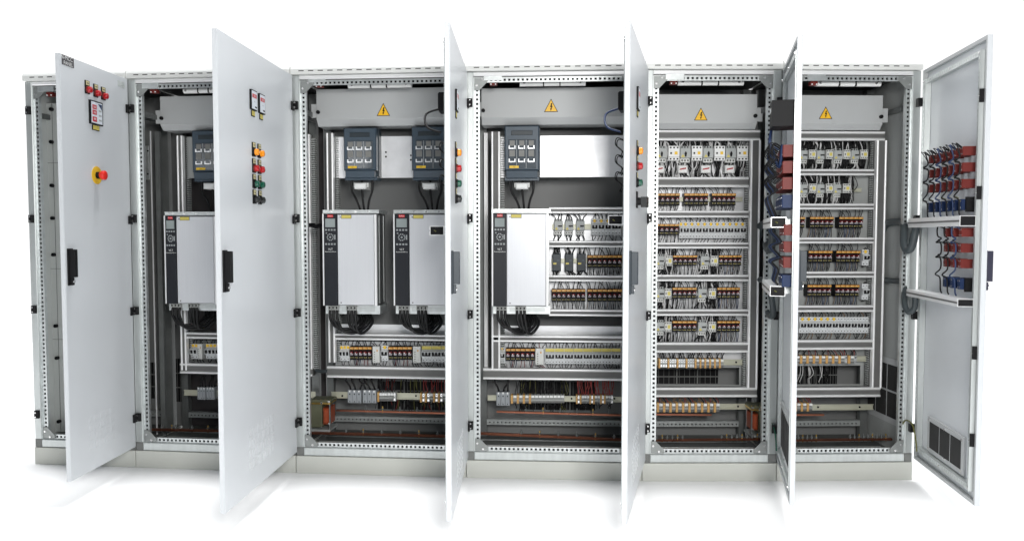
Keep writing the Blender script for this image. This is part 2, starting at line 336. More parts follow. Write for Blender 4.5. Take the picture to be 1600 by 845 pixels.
# ------------------------------------------------------------------ cover panels, lights, uprights, rails
def cover(b, u0, u1, v0, v1, v2, tab, sign):
    d = 0.22; x0, x1, z1, z0 = P(b, u0, v0, d).x, P(b, u1, v0, d).x, P(b, (u0+u1)/2, v1, d).z, P(b, (u0+u1)/2, v0, d).z
    z2 = P(b, (u0+u1)/2, v2, d+0.03).z
    m = MB(); m.prism([(d, z0), (d, z1), (d+0.03, z2), (d+0.16, z2), (d+0.16, z0)], 'x', x0, x1, 'door_inner'); c = m.build('cover_panel', CAB[b], bevel=0.002)
    m = MB(); zt = z1+0.06
    if tab in ('l', 'lr'): m.box(x0-0.035, x0, d+0.01, d+0.013, zt-0.05, zt+0.03, 'door_inner'); m.cyl((x0+0.012, d-0.001, zt-0.02), (0, -1, 0), 0.011, 0.012, 'black', 10)
    if tab in ('r', 'lr'): m.box(x1, x1+0.035, d+0.01, d+0.013, zt-0.05, zt+0.03, 'door_inner'); m.cyl((x1-0.012, d-0.001, zt-0.02), (0, -1, 0), 0.011, 0.012, 'black', 10)
    m.build('fixing_tab', c)
    if sign:
        su, sv, hw, hh = sign; p = P(b, su, sv, d); k = P(b, su+hw, sv, d).x-p.x; hz = (P(b, su, sv-hh, d).z-P(b, su, sv+hh, d).z)/2
        m = MB(); y = d-0.0015
        def tri(s): return [(p.x-k*s, p.z-hz+hz*(1-s)*0.62), (p.x+k*s, p.z-hz+hz*(1-s)*0.62), (p.x, p.z+hz-hz*(1-s)*1.25)]
        m.prism(tri(1.0), 'y', d-0.0005, y, 'black'); m.prism(tri(0.86), 'y', y, y-0.0008, 'sign_yellow')
        s = hz*0.98; cx, cz = p.x, p.z-hz*0.28
        bolt = [(0.02, 0.62), (0.22, 0.62), (0.10, 0.16), (0.26, 0.20), (0.06, -0.26), (0.16, -0.24), (-0.06, -0.56), (-0.13, -0.16), (-0.04, -0.2), (0.06, 0.02), (-0.14, -0.02)]
        m.prism([(cx+a*s, cz+c_*s) for a, c_ in bolt], 'y', y-0.0009, y-0.0014, 'black'); m.build('warning_sign', c)
cover(1, 249.5, 452, 149, 194, 203, 'l', None)
cover(2, 494, 716, 138, 185, 197, 'l', (599, 171.5, 10.5, 10))
cover(3, 752, 990, 137, 183, 195, 'l', (861, 165, 11, 10.3))
cover(4, 1012, 1183.5, 147.5, 192.5, 202, 'r', (1095, 178.5, 10.6, 10))
cover(5, 1222, 1380, 149, 193.5, 203.5, 'r', (1290, 176.5, 10.4, 9.6))
def light(b, u0, u1, v0, v1):
    d = 0.08; x0, x1, z0, z1 = R4(b, u0, v0, u1, v1, d); m = MB(); r = (z1-z0)/2
    m.box(x0, x1, d+0.01, d+0.05, z1-0.012, z1+0.01, 'white')
    L = x1-x0
    for a, c in ((0, 0.355), (0.365, 0.61), (0.62, 1)): m.tube([(x0+L*a, d+0.02, z0+r), (x0+L*c, d+0.02, z0+r)], r, 'white', 12)
    for a in (0.35, 0.6): m.box(x0+L*(a+0.004), x0+L*(a+0.021), d, d+0.03, z0, z1, 'black')
    for a in (0.07, 0.92): m.cyl((x0+L*a, d+0.02-r*0.9, z0+r), (0, -1, 0), 0.007, 0.006, 'screw', 8)
    m.build('strip_light', CAB[b])
light(1, 285, 350, 136.5, 145); light(2, 543, 642, 127, 137); light(3, 812, 915, 124.5, 134); light(4, 1060, 1163, 123.5, 133); light(5, 1275, 1378, 125.5, 134.5)
for b, u, v in ((0, 79, 148), (1, 241, 143), (2, 499, 134), (3, 771, 131), (4, 1052, 129.5), (5, 1271, 131)):
    p = P(b, u, v, 0.05); m = MB(); m.box(p.x-0.02, p.x+0.02, 0.04, 0.07, p.z-0.010, p.z+0.012, 'block_red'); m.box(p.x-0.05, p.x+0.05, 0.008, 0.0125, p.z+0.01, p.z+0.04, 'galv')
    for a in (-0.013, 0.013): m.cyl((p.x+a, 0.04, p.z-0.006), (0, -1, 0), 0.004, 0.004, 'white', 8)
    m.build('door_switch', CAB[b])

def rail_h(b, u0, u1, v0, v1, d=RACK, name='cross_rail'):
    x0 = P(b, u0, (v0+v1)/2, d).x; x1 = P(b, u1, (v0+v1)/2, d).x; um = (u0+u1)/2; z0 = P(b, um, v1, d).z; z1 = P(b, um, v0, d).z
    r = 0.0065; m = MB(); m.box(x0, x1, d+0.006, d+0.06, z0+0.002, z1-0.002, 'alu_mid')
    for z in (z0+r, z1-r):
        m.tube([(x0, d+r, z), (x1, d+r, z)], r, 'alu', 10)
        m.box(x0+0.0005, x1-0.0005, d+r, d+0.03, z-r+0.0003, z+r-0.0003, 'alu')
    if (z1-z0) > 0.05: m.box(x0+0.001, x1-0.001, d+0.0045, d+0.0062, z0+2*r, z0+2*r+0.004, 'terminal_grey'); m.box(x0+0.001, x1-0.001, d+0.0045, d+0.0062, z1-2*r-0.004, z1-2*r, 'terminal_grey')
    return m.build(name, CAB[b])
def rail_v(b, u0, u1, v0, v1, d=RACK, um=None):
    vm = 400; x0 = P(b, u0, vm, d).x; x1 = P(b, u1, vm, d).x; z0 = P(b, u0, v1, d).z; z1 = P(b, u0, v0, d).z
    r = 0.0065; m = MB(); m.box(x0+0.002, x1-0.002, d+0.006, d+0.06, z0, z1, 'alu_mid')
    for x in (x0+r, x1-r):
        m.tube([(x, d+r, z0), (x, d+r, z1)], r, 'alu', 10); m.box(x-r+0.0003, x+r-0.0003, d+r, d+0.03, z0+0.0005, z1-0.0005, 'alu')
    return m.build('rack_upright', CAB[b])
def comb(b, u0, u1, v0, v1, d=RACK+0.05, name='slotted_trunking'):
    x0, x1, z0, z1 = R4(b, u0, v0, u1, v1, d); m = MB(); m.box(x0, x1, d+0.03, d+0.034, z0, z1, 'grey_mesh'); z = z0
    while z < z1-0.006: m.box(x0, x1, d, d+0.03, z, z+0.006, 'device_grey'); z += 0.0135
    m.build(name, CAB[b])
def plate(b, u0, v0, u1, v1, d, mt='plate', name='mounting_plate', holes=()):
    x0, x1, z0, z1 = R4(b, u0, v0, u1, v1, d); m = MB(); m.bbox(x0, x1, d, d+0.004, z0, z1, mt, 0.001)
    for (hu, hv) in holes: p = P(b, hu, hv, d); m.cyl((p.x, d-0.0003, p.z), (0, 1, 0), 0.006, 0.0002, 'black', 8); m.cyl((p.x, d-0.0006, p.z), (0, 1, 0), 0.005, 0.0002, 'black', 8)
    m.build(name, CAB[b])
def din(b, u0, u1, v0, v1, d=0.335, screws=()):
    x0, x1, z0, z1 = R4(b, u0, v0, u1, v1, d); m = MB(); m.box(x0, x1, d, d+0.004, z0+0.003, z1-0.003, 'din'); h = 0.003
    m.box(x0, x1, d-0.006, d-0.004, z0, z0+0.005, 'din'); m.box(x0, x1, d-0.006, d-0.004, z1-0.005, z1, 'din'); m.box(x0, x1, d-0.005, d+0.001, z0+0.004, z0+0.006, 'din'); m.box(x0, x1, d-0.005, d+0.001, z1-0.006, z1-0.004, 'din')
    for u in screws: p = P(b, u, (v0+v1)/2, d); m.cyl((p.x, d, p.z), (0, -1, 0), 0.006, 0.004, 'black', 8)
    m.build('mounting_rail', CAB[b])
def busbar(b, u0, v0, u1, v1, d, pins=(), h=0.007):
    p = P(b, u0, v0, d); q = P(b, u1, v1, d); m = MB(); n = 12; pts = []
    m.faces([(p.x, d, p.z-h), (q.x, d, q.z-h), (q.x, d+0.02, q.z-h), (p.x, d+0.02, p.z-h), (p.x, d, p.z+h), (q.x, d, q.z+h), (q.x, d+0.02, q.z+h), (p.x, d+0.02, p.z+h)],
            [(0,3,2,1),(4,5,6,7),(0,1,5,4),(1,2,6,5),(2,3,7,6),(3,0,4,7)], 'copper')
    bb = m.build('busbar', CAB[b])
    for k, u in enumerate(pins):
        t = (u-u0)/(u1-u0); c = p.lerp(q, t); m = MB()
        m.cyl((c.x, d+0.008, c.z-h-0.004), (0, 0, 1), 0.0045, 0.042, 'brass' if k % 3 == 1 else 'rear_steel', 8); m.cyl((c.x, d+0.008, c.z+0.012), (0, 0, 1), 0.009, 0.008, 'rear_steel', 6, smooth=False); m.build('busbar_bolt', bb)
def grille(b, u0, v0, u1, v1, nx, ny, d=DEPTH-0.016):
    x0, x1, z0, z1 = R4(b, u0, v0, u1, v1, d); m = MB(); m.box(x0, x1, d, d+0.003, z0, z1, 'black')
    for k in range(1, nx): x = x0+(x1-x0)*k/nx; m.box(x-0.004, x+0.004, d-0.004, d+0.001, z0, z1, 'grey_mesh')
    for k in range(1, ny): z = z0+(z1-z0)*k/ny; m.box(x0, x1, d-0.003, d+0.001, z-0.003, z+0.003, 'grey_mesh')
    for k in range(nx*4): x = x0+(x1-x0)*(k+0.5)/(nx*4); m.box(x-0.001, x+0.001, d-0.002, d+0.001, z0, z1, 'grey_mesh')
    m.build('vent_grille', CAB[b])

# bay 2
rail_v(1, 278.5, 288, 212, 578); comb(1, 289, 297, 214, 575)
rail_h(1, 290, 440, 520, 530); rail_h(1, 281, 440, 569, 585)
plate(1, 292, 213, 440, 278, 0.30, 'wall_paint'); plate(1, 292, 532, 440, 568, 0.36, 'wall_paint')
din(1, 288, 440, 610, 619); busbar(1, 236, 671, 440, 675, 0.2, (252, 268, 274, 300, 325, 360))
grille(1, 250, 560, 284, 627, 2, 3); grille(1, 226, 566, 243, 622, 1, 3)
m = MB(); p = P(1, 236, 300, 0.30); m.box(p.x, p.x+0.006, 0.30, 0.306, P(1, 236, 690, .3).z, P(1, 236, 205, .3).z, 'alu'); m.box(p.x+0.02, p.x+0.05, 0.32, 0.34, P(1, 236, 690, .3).z, P(1, 236, 205, .3).z, 'rear_steel'); m.build('stiffener', CAB[1])
plate(1, 221, 228, 233, 281, 0.34, 'galv', 'bracket_plate', ((225, 236), (225, 272), (231, 236), (231, 272)))
# bay 3
rail_v(2, 511, 522, 208, 566); comb(2, 523, 530, 212, 566)
rail_v(2, 477.5, 486, 210, 576, 0.40); comb(2, 487, 494, 214, 576, 0.42)
rail_h(2, 521, 716, 522, 532); rail_h(2, 511, 716, 573.5, 591.5)
rail_h(2, 477, 488, 573.5, 588, 0.40)
plate(2, 524, 213, 716, 278, 0.31, 'plate', holes=((603, 238), (603, 245), (642, 243), (642, 250)))
plate(2, 525, 507, 716, 521, 0.33, 'plate', 'ledge_plate'); plate(2, 524, 534, 716, 573, 0.36, 'plate')
din(2, 518, 716, 613, 623, screws=(535, 650)); din(2, 478, 493, 611, 621, 0.4)
busbar(2, 525, 641, 716, 646, 0.36, (572, 598, 625, 652), 0.005); busbar(2, 480, 676, 716, 682, 0.18, (541, 568, 597, 626, 655, 684))
grille(2, 590, 596, 716, 640, 3, 3)
# bay 4
rail_v(3, 767.5, 781.5, 206, 576); comb(3, 782, 788, 212, 575); rail_v(3, 756, 762.5, 208, 574, 0.40); rail_v(3, 973.5, 985, 206, 576)
for v0, v1 in ((323.5, 333.5), (376, 386.5), (430, 440), (483.5, 494)): rail_h(3, 858, 973, v0, v1)
rail_h(3, 768, 973, 524.5, 535); rail_h(3, 755, 990, 576.5, 594)
plate(3, 769, 212, 985, 277, 0.31, 'plate'); plate(3, 858, 334, 985, 483, 0.36, 'plate')
plate(3, 769, 509, 985, 524, 0.33, 'plate', 'ledge_plate'); plate(3, 769, 536, 985, 576, 0.36, 'plate')
din(3, 863, 973, 350, 358.5); din(3, 862, 973, 404, 411); din(3, 762, 985, 618, 626.5, screws=(893, 960)); 
busbar(3, 776, 643, 985, 649, 0.36, (822, 849, 876, 902, 927, 952), 0.005); busbar(3, 750, 677, 990, 688, 0.18, (815, 844, 873, 902, 931, 960))
grille(3, 812, 596, 930, 640, 3, 2)
# bay 5
rail_v(4, 1171, 1187, 219, 606); comb(4, 1164, 1170, 222, 604); rail_v(4, 1003, 1017, 206, 606)
rail_h(4, 1010, 1188, 203, 219.5)
for v0, v1 in ((276.5, 292.5), (329, 340), (378.5, 388.5), (429, 439.5), (483, 493.5), (535, 551)): rail_h(4, 1017, 1170, v0, v1)
rail_h(4, 1010, 1183, 605.5, 620.5)
plate(4, 1012, 221, 1170, 562, 0.36, 'plate')
din(4, 1025, 1160, 308, 315); din(4, 1025, 1160, 561, 570, 0.33, (1150,)); din(4, 1020, 1178, 630, 639, 0.33, (1153,))
busbar(4, 1016, 647, 1112, 648, 0.36, (), 0.005); busbar(4, 1016, 688, 1200, 686, 0.18, [1027+8*k for k in range(6)]+[1128+8*k for k in range(8)], 0.006)
grille(4, 1025, 577, 1122, 599, 3, 2)
m = MB(); x0, x1, z0, z1 = R4(4, 1020, 574, 1155, 601, 0.37)
for (a, b_, c, d_) in ((x0, x1, z0-0.05, z0), (x0, x1, z1, z1+0.03), (x1, x1+0.06, z0-0.05, z1+0.03)): m.box(a, b_, 0.37, 0.374, c, d_, 'wall_paint')
m.build('window_panel', CAB[4])
rail_v(4, 1206, 1213, 215, 640, 0.40)
m = MB(); x0, x1, z0, z1 = R4(4, 1188.5, 207, 1197, 660, 0.33); m.bbox(x0, x1, 0.33, 0.37, z0, z1, 'black', 0.004); m.build('gap_shade_strip', CAB[4])  # black strip added as the deep shade in the gap between racks
# bay 6
rail_v(5, 1367, 1383, 219.5, 606); comb(5, 1359.5, 1366, 222, 604); rail_v(5, 1212, 1226, 219, 606)
rail_h(5, 1222, 1383, 205, 219.5)
for v0, v1 in ((264, 274), (318, 327.5), (371, 380.5), (424, 434), (477, 487.5), (531, 546.5)): rail_h(5, 1226, 1366, v0, v1)
rail_h(5, 1222, 1376, 605.5, 620.5)
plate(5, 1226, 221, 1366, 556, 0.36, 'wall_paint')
din(5, 1230, 1346, 294, 300); din(5, 1240, 1364, 556, 564.5, 0.33); din(5, 1240, 1364, 631, 640, 0.33, (1278, 1343))
busbar(5, 1236, 648, 1288, 648, 0.36, (), 0.005); busbar(5, 1236, 688, 1402, 686, 0.18, [1248+7*k for k in range(5)]+[1329+7*k for k in range(9)], 0.006)
grille(5, 1240, 570, 1308, 601, 4, 2)
m = MB(); x0, x1, z0, z1 = R4(5, 1236, 571, 1344, 600, 0.37)
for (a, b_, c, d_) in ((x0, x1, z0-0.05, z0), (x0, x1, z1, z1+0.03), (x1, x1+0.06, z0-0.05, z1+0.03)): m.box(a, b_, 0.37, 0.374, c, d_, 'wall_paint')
m.build('window_panel', CAB[5])

# ------------------------------------------------------------------ devices
ORD = ['zeroth', 'first', 'second', 'third', 'fourth', 'fifth', 'sixth', 'seventh', 'eighth', 'ninth', 'tenth', 'eleventh', 'twelfth', 'thirteenth', 'fourteenth', 'fifteenth', 'sixteenth',
       'seventeenth', 'eighteenth', 'nineteenth', 'twentieth', 'twenty first', 'twenty second', 'twenty third', 'twenty fourth', 'twenty fifth', 'twenty sixth', 'twenty seventh', 'twenty eighth', 'twenty ninth', 'thirtieth']
BN = ['first cabinet', 'second cabinet', 'third cabinet', 'fourth cabinet', 'fifth cabinet', 'far right cabinet']
CACHE = {}
def cached(key, fn):
    if key not in CACHE: CACHE[key] = fn()
    return CACHE[key]
def wires(n, w, z0, L, cols, y0=-0.045, r=0.0019, seed=0, spread=0.35):
    rnd = random.Random(seed*77+n); m = MB()
    for k in range(n):
        x = -w/2+w*(k+0.5)/n; s = 1 if L > 0 else -1
        dx = (rnd.random()-0.5)*w*spread*2/max(1, n)*2; c = rnd.choice(cols)
        pts = [(x, y0, z0), (x+dx*0.3, y0-0.008*rnd.random(), z0+L*0.35), (x+dx, y0+0.004, z0+L*0.7), (x+dx*0.8, y0+0.012, z0+L)]
        m.tube(smooth_path(pts, 2), r, c, 5, cap=False)
    return m
def device(b, name, u, v, parts, label, cat, group, dfront=0.295, dback=0.352):
    p = P(b, u, v, dfront); e = bpy.data.objects.new(name, None); COL.objects.link(e); e.empty_display_size = 0.02
    e.location = W(b, (p.x, dback, p.z)); e.rotation_euler = (0, 0, BAY[b]['a'])
    tag(e, label, cat, group)
    for nm, me in parts:
        if me: link(nm, me, e)
    return e
def relay_parts(w, h, tl, bl, seed, cols_b):
    key = ('relay', round(w, 4), round(h, 3))
    def f1():
        m = MB(); hw = w/2-0.0008
        m.box(-hw, hw, -0.045, 0, -h/2, h/2, 'black'); m.box(-hw, hw, -0.058, -0.045, h*0.22, h/2, 'black'); m.box(-hw, hw, -0.052, -0.045, -h/2, -h*0.22, 'black')
        for k in range(3): m.cyl((-hw*0.6+hw*0.6*k, -0.053, -h*0.33), (0, -1, 0), 0.0022, 0.002, 'tag_cream' if k != 1 else 'label_yellow', 6)
        return m.mesh('relay_socket')
    def f2():
        m = MB(); hw = w/2-0.0012; m.bbox(-hw, hw, -0.0605, -0.0575, h*0.30, h*0.48, 'orange', 0.001)
        m.box(-hw*0.6, -hw*0.1, -0.0612, -0.0604, h*0.36, h*0.42, 'tag_cream'); m.box(hw*0.3, hw*0.5, -0.0612, -0.0604, h*0.34, h*0.40, 'label_yellow'); return m.mesh('marker_strip')
    def f3():
        m = MB(); hw = w*0.30; m.bbox(-hw, hw, -0.068, -0.046, 0.0, h*0.15, 'relay_red', 0.003); m.bbox(-hw, hw, -0.066, -0.046, -h*0.14, -0.0005, 'relay_clear', 0.003)
        m.box(-hw*0.5, hw*0.2, -0.0686, -0.0679, h*0.02, h*0.07, 'white'); return m.mesh('relay_cap')
    P_ = [('socket', cached(key, f1)), ('marker_strip', cached(key+('m',), f2)), ('relay_cap', cached(key+('c',), f3))]
    s = seed % 4
    key2 = (round(w, 4), round(h, 3), round(tl, 3), round(bl, 3), s, cols_b)
    P_.append(('upper_leads', cached(('ru',)+key2, lambda: wires(2 if s % 2 else 1, w*0.8, h/2, tl, ['w_black'], -0.04, 0.0023, s, 0.9).mesh('upper_leads'))))
    P_.append(('lower_leads', cached(('rl',)+key2, lambda: wires(3, w*0.9, -h/2, -bl, list(cols_b), -0.035, 0.0021, s+9, 0.5).mesh('lower_leads'))))
    return P_
KK = ('w_black',); KW = ('w_black', 'w_black', 'w_white', 'w_black'); KB = ('w_black', 'w_black', 'w_black', 'w_blue', 'w_black', 'w_brown', 'w_white'); KR = ('w_black', 'w_blue', 'w_red', 'w_white', 'w_brown')
def pxm(b, du, d=0.295): return du/F*(CAM-BAY[b]['o']).length*0 + du*(P(b, 1000, 400, d).x-P(b, 999, 400, d).x)
def relays(b, u0, u1, n, v0, v1, vt, vb, where, cols=KB):
    pu = (u1-u0)/n; w = abs(P(b, u0+pu, (v0+v1)/2, 0.295).x-P(b, u0, (v0+v1)/2, 0.295).x); vm = (v0+v1)/2
    h = P(b, u0, v0, 0.295).z-P(b, u0, v1, 0.295).z; tl = P(b, u0, vt, 0.3).z-P(b, u0, v0, 0.3).z+0.012; bl = P(b, u0, v1, 0.3).z-P(b, u0, vb, 0.3).z+0.012
    w = round(w, 3); h = round(h, 2) if False else round(h*200)/200
    for k in range(n):
        device(b, 'plug_in_relay', u0+pu*(k+0.5), vm, relay_parts(w, h, round(tl, 2), round(bl, 2), k+int(u0), cols),
               f'red relay, {ORD[k+1]} from left {where}, {BN[b]}', 'relay', 'plug in relays with orange marker strips')
def mcb_parts(poles, w, h, tl, bl, yel, seed, cols):
    def f():
        m = MB(); hw = w/2-0.0005; y = 0
        m.prism([(0, -h/2), (-0.044, -h/2), (-0.044, -h*0.2), (-0.062, -h*0.17), (-0.062, h*0.17), (-0.044, h*0.2), (-0.044, h/2), (0, h/2)], 'x', -hw, hw, 'mcb')
        for k in range(poles):
            x = -w/2+w*(k+0.5)/poles
            for z in (-h*0.38, h*0.38): m.cyl((x, -0.0442, z), (0, -1, 0), min(0.0032, w/poles*0.22), 0.0004, 'black', 8)
            if k: m.box(-w/2+w*k/poles-0.0004, -w/2+w*k/poles+0.0004, -0.0624, -0.0619, -h*0.16, h*0.16, 'alu_mid'); m.box(-w/2+w*k/poles-0.0004, -w/2+w*k/poles+0.0004, -0.0444, -0.0439, h*0.21, h*0.49, 'alu_mid'); m.box(-w/2+w*k/poles-0.0004, -w/2+w*k/poles+0.0004, -0.0444, -0.0439, -h*0.49, -h*0.21, 'alu_mid')
        return m.mesh('breaker_body')
    def g():
        m = MB(); a = w/poles
        for k in range(poles):
            x = -w/2+w*(k+0.5)/poles; m.bbox(x-a*0.30, x+a*0.30, -0.0655, -0.0615, -h*0.12, h*0.11, 'black', 0.0005); m.box(x-a*0.2, x+a*0.2, -0.072, -0.065, h*0.0, h*0.10, 'device_grey' if False else 'black')
            m.box(x-a*0.16, x+a*0.16, -0.0662, -0.0654, -h*0.10, -h*0.02, 'white') if poles > 5 else None
        if poles > 1: m.box(-w/2+a*0.3, w/2-a*0.3, -0.068, -0.0655, -h*0.11, -h*0.035, 'black')
        return m.mesh('toggle_lever')
    def y_():
        m = MB()
        if yel == 1: m.box(-w/2+0.001, w/2-0.001, -0.0475, -0.0440, h*0.26, h*0.47, 'label_yellow'); m.box(-w/2+0.001, w/2-0.001, -0.0478, -0.0474, h*0.26, h*0.275, 'black')
        else:
            a = w/poles
            for k in range(max(1, poles//2)): c = -w/2+w*(k+0.5)/max(1, poles//2); m.box(c-a*0.35, c+a*0.35, -0.047, -0.0441, h*0.28, h*0.46, 'yellow')
        return m.mesh('label_strip')
    k = ('mcb', poles, round(w, 4), round(h, 3))
    out = [('breaker_body', cached(k, f)), ('toggle_lever', cached(k+('t',), g))]
    if yel: out.append(('label_strip', cached(k+('y', yel), y_)))
    kw = k+('w', round(tl, 2), round(bl, 2), seed % 3, cols)
    out.append(('upper_leads', cached(kw+('u',), lambda: wires(poles, w*0.95, h/2, tl, list(cols), -0.038, 0.0025, seed, 0.5).mesh('upper_leads'))))
    out.append(('lower_leads', cached(kw+('l',), lambda: wires(poles, w*0.95, -h/2, -bl, list(cols), -0.035, 0.0022, seed+5, 0.6).mesh('lower_leads')))); return out
def mcbs(b, u0, u1, poles, v0, v1, vt, vb, where, yel=2, cols=KK):
    n = sum(poles); pu = (u1-u0)/n; u = u0; vm = (v0+v1)/2; h = round((P(b, u0, v0, 0.295).z-P(b, u0, v1, 0.295).z)*200)/200
    tl = P(b, u0, vt, 0.3).z-P(b, u0, v0, 0.3).z+0.012; bl = P(b, u0, v1, 0.3).z-P(b, u0, vb, 0.3).z+0.012
    for k, p_ in enumerate(poles):
        w = abs(P(b, u+pu*p_, vm, 0.295).x-P(b, u, vm, 0.295).x)
        yl = yel[k] if isinstance(yel, (list, tuple)) else yel
        pn = {1: 'single pole', 2: 'two pole', 3: 'three pole', 4: 'four pole'}[p_]
        device(b, 'circuit_breaker', u+pu*p_/2, vm, mcb_parts(p_, round(w, 3), h, round(tl, 2), round(bl, 2), yl, k, cols),
               f'{pn} breaker, {ORD[k+1]} from left {where}, {BN[b]}', 'circuit breaker', 'miniature circuit breakers'); u += pu*p_
def box_device(b, u0, u1, v0, v1, name, kind, label, cat, group, wire=None, dfront=0.295):
    x0, x1, z0, z1 = R4(b, u0, v0, u1, v1, dfront); w = x1-x0; h = z1-z0; um = (u0+u1)/2; vm = (v0+v1)/2; hw = w/2; hh = h/2; D = 0.352-dfront
    parts = []
    m = MB()
    if kind == 'contactor':
        m.bbox(-hw, hw, -D, 0, -hh, hh, 'white', 0.002); parts.append(('contactor_body', m.mesh('contactor_body')))
        t = MB(); 
        for k in range(3):
            x = -hw*0.62+hw*0.62*k
            for z in (hh*0.76, -hh*0.78): t.box(x-hw*0.15, x+hw*0.15, -D-0.001, -D+0.002, z-hh*0.1, z+hh*0.1, 'black')
        t.box(-hw, hw, -D-0.0006, -D+0.001, -hh*0.56, -hh*0.52, 'alu_mid'); parts.append(('terminal_openings', t.mesh('terminal_openings')))
        l = MB(); l.box(hw*0.1, hw*0.62, -D-0.0012, -D+0.001, -hh*0.18, hh*0.22, 'yellow'); l.box(-hw*0.68, -hw*0.4, -D-0.003, -D+0.001, -hh*0.12, hh*0.12, 'black'); parts.append(('type_label', l.mesh('type_label')))
    elif kind == 'small_contactor':
        m.bbox(-hw, hw, -D, 0, -hh, hh, 'device_light', 0.002); parts.append(('contactor_body', m.mesh('contactor_body'))); t = MB()
        for k in range(4):
            x = -hw*0.72+hw*0.48*k
            for z in (hh*0.72, -hh*0.72): t.box(x-hw*0.12, x+hw*0.12, -D-0.001, -D+0.002, z-hh*0.12, z+hh*0.12, 'black')
        parts.append(('terminal_openings', t.mesh('terminal_openings')))
        l = MB(); l.box(-hw*0.15, hw*0.65, -D-0.0012, -D+0.001, -hh*0.35, hh*0.35, 'label_yellow'); l.box(-hw*0.72, -hw*0.5, -D-0.003, -D+0.001, -hh*0.15, hh*0.15, 'black'); parts.append(('type_label', l.mesh('type_label')))
    elif kind in ('motor_breaker', 'motor_breaker_bar'):
        m.bbox(-hw*0.9, hw*0.9, -D+0.012, 0, -hh*0.98, hh, 'device_grey', 0.002); m.bbox(-hw, hw, -D, 0, -hh*0.45, hh*0.72, 'device_grey', 0.002)
        m.bbox(-hw, hw*0.86, -D+0.004, 0, -hh, -hh*0.52, 'device_light', 0.002); parts.append(('breaker_body', m.mesh('breaker_body'))); t = MB()
        for k in range(3):
            x = -hw*0.62+hw*0.55*k; t.box(x-hw*0.13, x+hw*0.13, -D+0.003, -D+0.005, -hh*0.84, -hh*0.66, 'black'); t.box(x-hw*0.13, x+hw*0.13, -D+0.011, -D+0.013, hh*0.78, hh*0.94, 'black')
        parts.append(('terminal_openings', t.mesh('terminal_openings'))); l = MB()
        if kind == 'motor_breaker': l.prism([(0, 0.35*hh), (0.22*hw, 0.1*hh), (0.1*hw, -0.3*hh), (-0.1*hw, -0.3*hh), (-0.22*hw, 0.1*hh)], 'y', -D, -D-0.008, 'black')
        else: l.box(-hw*0.1, hw*0.85, -D-0.008, -D, 0.02*hh, 0.17*hh, 'black')
        parts.append(('rotary_knob' if kind == 'motor_breaker' else 'toggle_lever', l.mesh('knob')))
        l = MB(); l.prism([(-hw*0.85, -hh*0.36), (-hw*0.1, -hh*0.36), (-hw*0.5, hh*0.0)], 'y', -D, -D-0.001, 'label_yellow'); parts.append(('warning_mark', l.mesh('warning_mark')))
    elif kind == 'dark_contactor':
        m.bbox(-hw, hw, -D, 0, -hh, hh, 'slate_dark', 0.003); m.box(-hw*0.9, hw*0.9, -D-0.008, -D, -hh*0.45, hh*0.45, 'slate_dark'); parts.append(('contactor_body', m.mesh('contactor_body')))
        l = MB(); l.box(-hw*0.85, -hw*0.1, -D-0.0092, -D-0.007, -hh*0.22, -hh*0.02, 'label_yellow'); l.box(0, hw*0.6, -D-0.0092, -D-0.007, hh*0.18, hh*0.3, 'slate'); parts.append(('type_label', l.mesh('type_label')))
    elif kind == 'module':
        m.bbox(-hw, hw, -D, 0, -hh, hh, 'device_light', 0.002); parts.append(('module_body', m.mesh('module_body'))); l = MB()
        for k in range(5): l.box(-hw*0.6, -hw*0.3, -D-0.0008, -D+0.001, -hh*0.85+k*hh*0.28, -hh*0.75+k*hh*0.28, 'alu_mid')
        l.box(hw*0.15, hw*0.5, -D-0.001, -D+0.001, hh*0.4, hh*0.6, 'orange'); parts.append(('front_markings', l.mesh('front_markings')))
    elif kind == 'big_terminal':
        for k in range(3):
            a = -hw+k*w/3; m.bbox(a+0.0005, a+w/3-0.0005, -D, 0, -hh, hh, 'big_terminal', 0.002)
        parts.append(('terminal_body', m.mesh('terminal_body'))); l = MB()
        for k in range(3):
            x = -hw+(k+0.5)*w/3; l.box(x-w*0.05, x+w*0.05, -D-0.001, -D+0.001, hh*0.72, hh*0.98, 'white'); l.cyl((x, -D-0.0005, hh*0.4), (0, -1, 0), w*0.05, 0.0006, 'black', 8); l.cyl((x, -D-0.0005, -hh*0.75), (0, -1, 0), w*0.04, 0.0006, 'black', 8)
        parts.append(('clamp_screws', l.mesh('clamp_screws')))
    elif kind == 'isolator':
        m.bbox(-hw, hw, -D, 0, -hh, hh, 'white', 0.006); parts.append(('switch_body', m.mesh('switch_body'))); l = MB()
        l.faces([(-hw*0.75, -D-0.01, -hh*0.25), (hw*0.55, -D-0.01, hh*0.05), (hw*0.55, -D-0.01, hh*0.35), (-hw*0.75, -D-0.01, hh*0.02), (-hw*0.75, -D, -hh*0.25), (hw*0.55, -D, hh*0.05), (hw*0.55, -D, hh*0.35), (-hw*0.75, -D, hh*0.02)], [(0,1,2,3),(0,4,5,1),(1,5,6,2),(2,6,7,3),(3,7,4,0)], 'lamp_red'); parts.append(('red_lever', l.mesh('red_lever')))
    if wire:
        n1, L1, n2, L2, cols, r = wire; sd = int(u0)
        if n1: parts.append(('upper_leads', wires(n1, w, hh, L1, list(cols), -D*0.6, r, sd, 0.8).mesh('upper_leads')))
        if n2: parts.append(('lower_leads', wires(n2, w, -hh, -L2, list(cols), -D*0.6, r, sd+3, 0.8).mesh('lower_leads')))
    return device(b, name, um, vm, parts, label, cat, group, dfront=dfront)
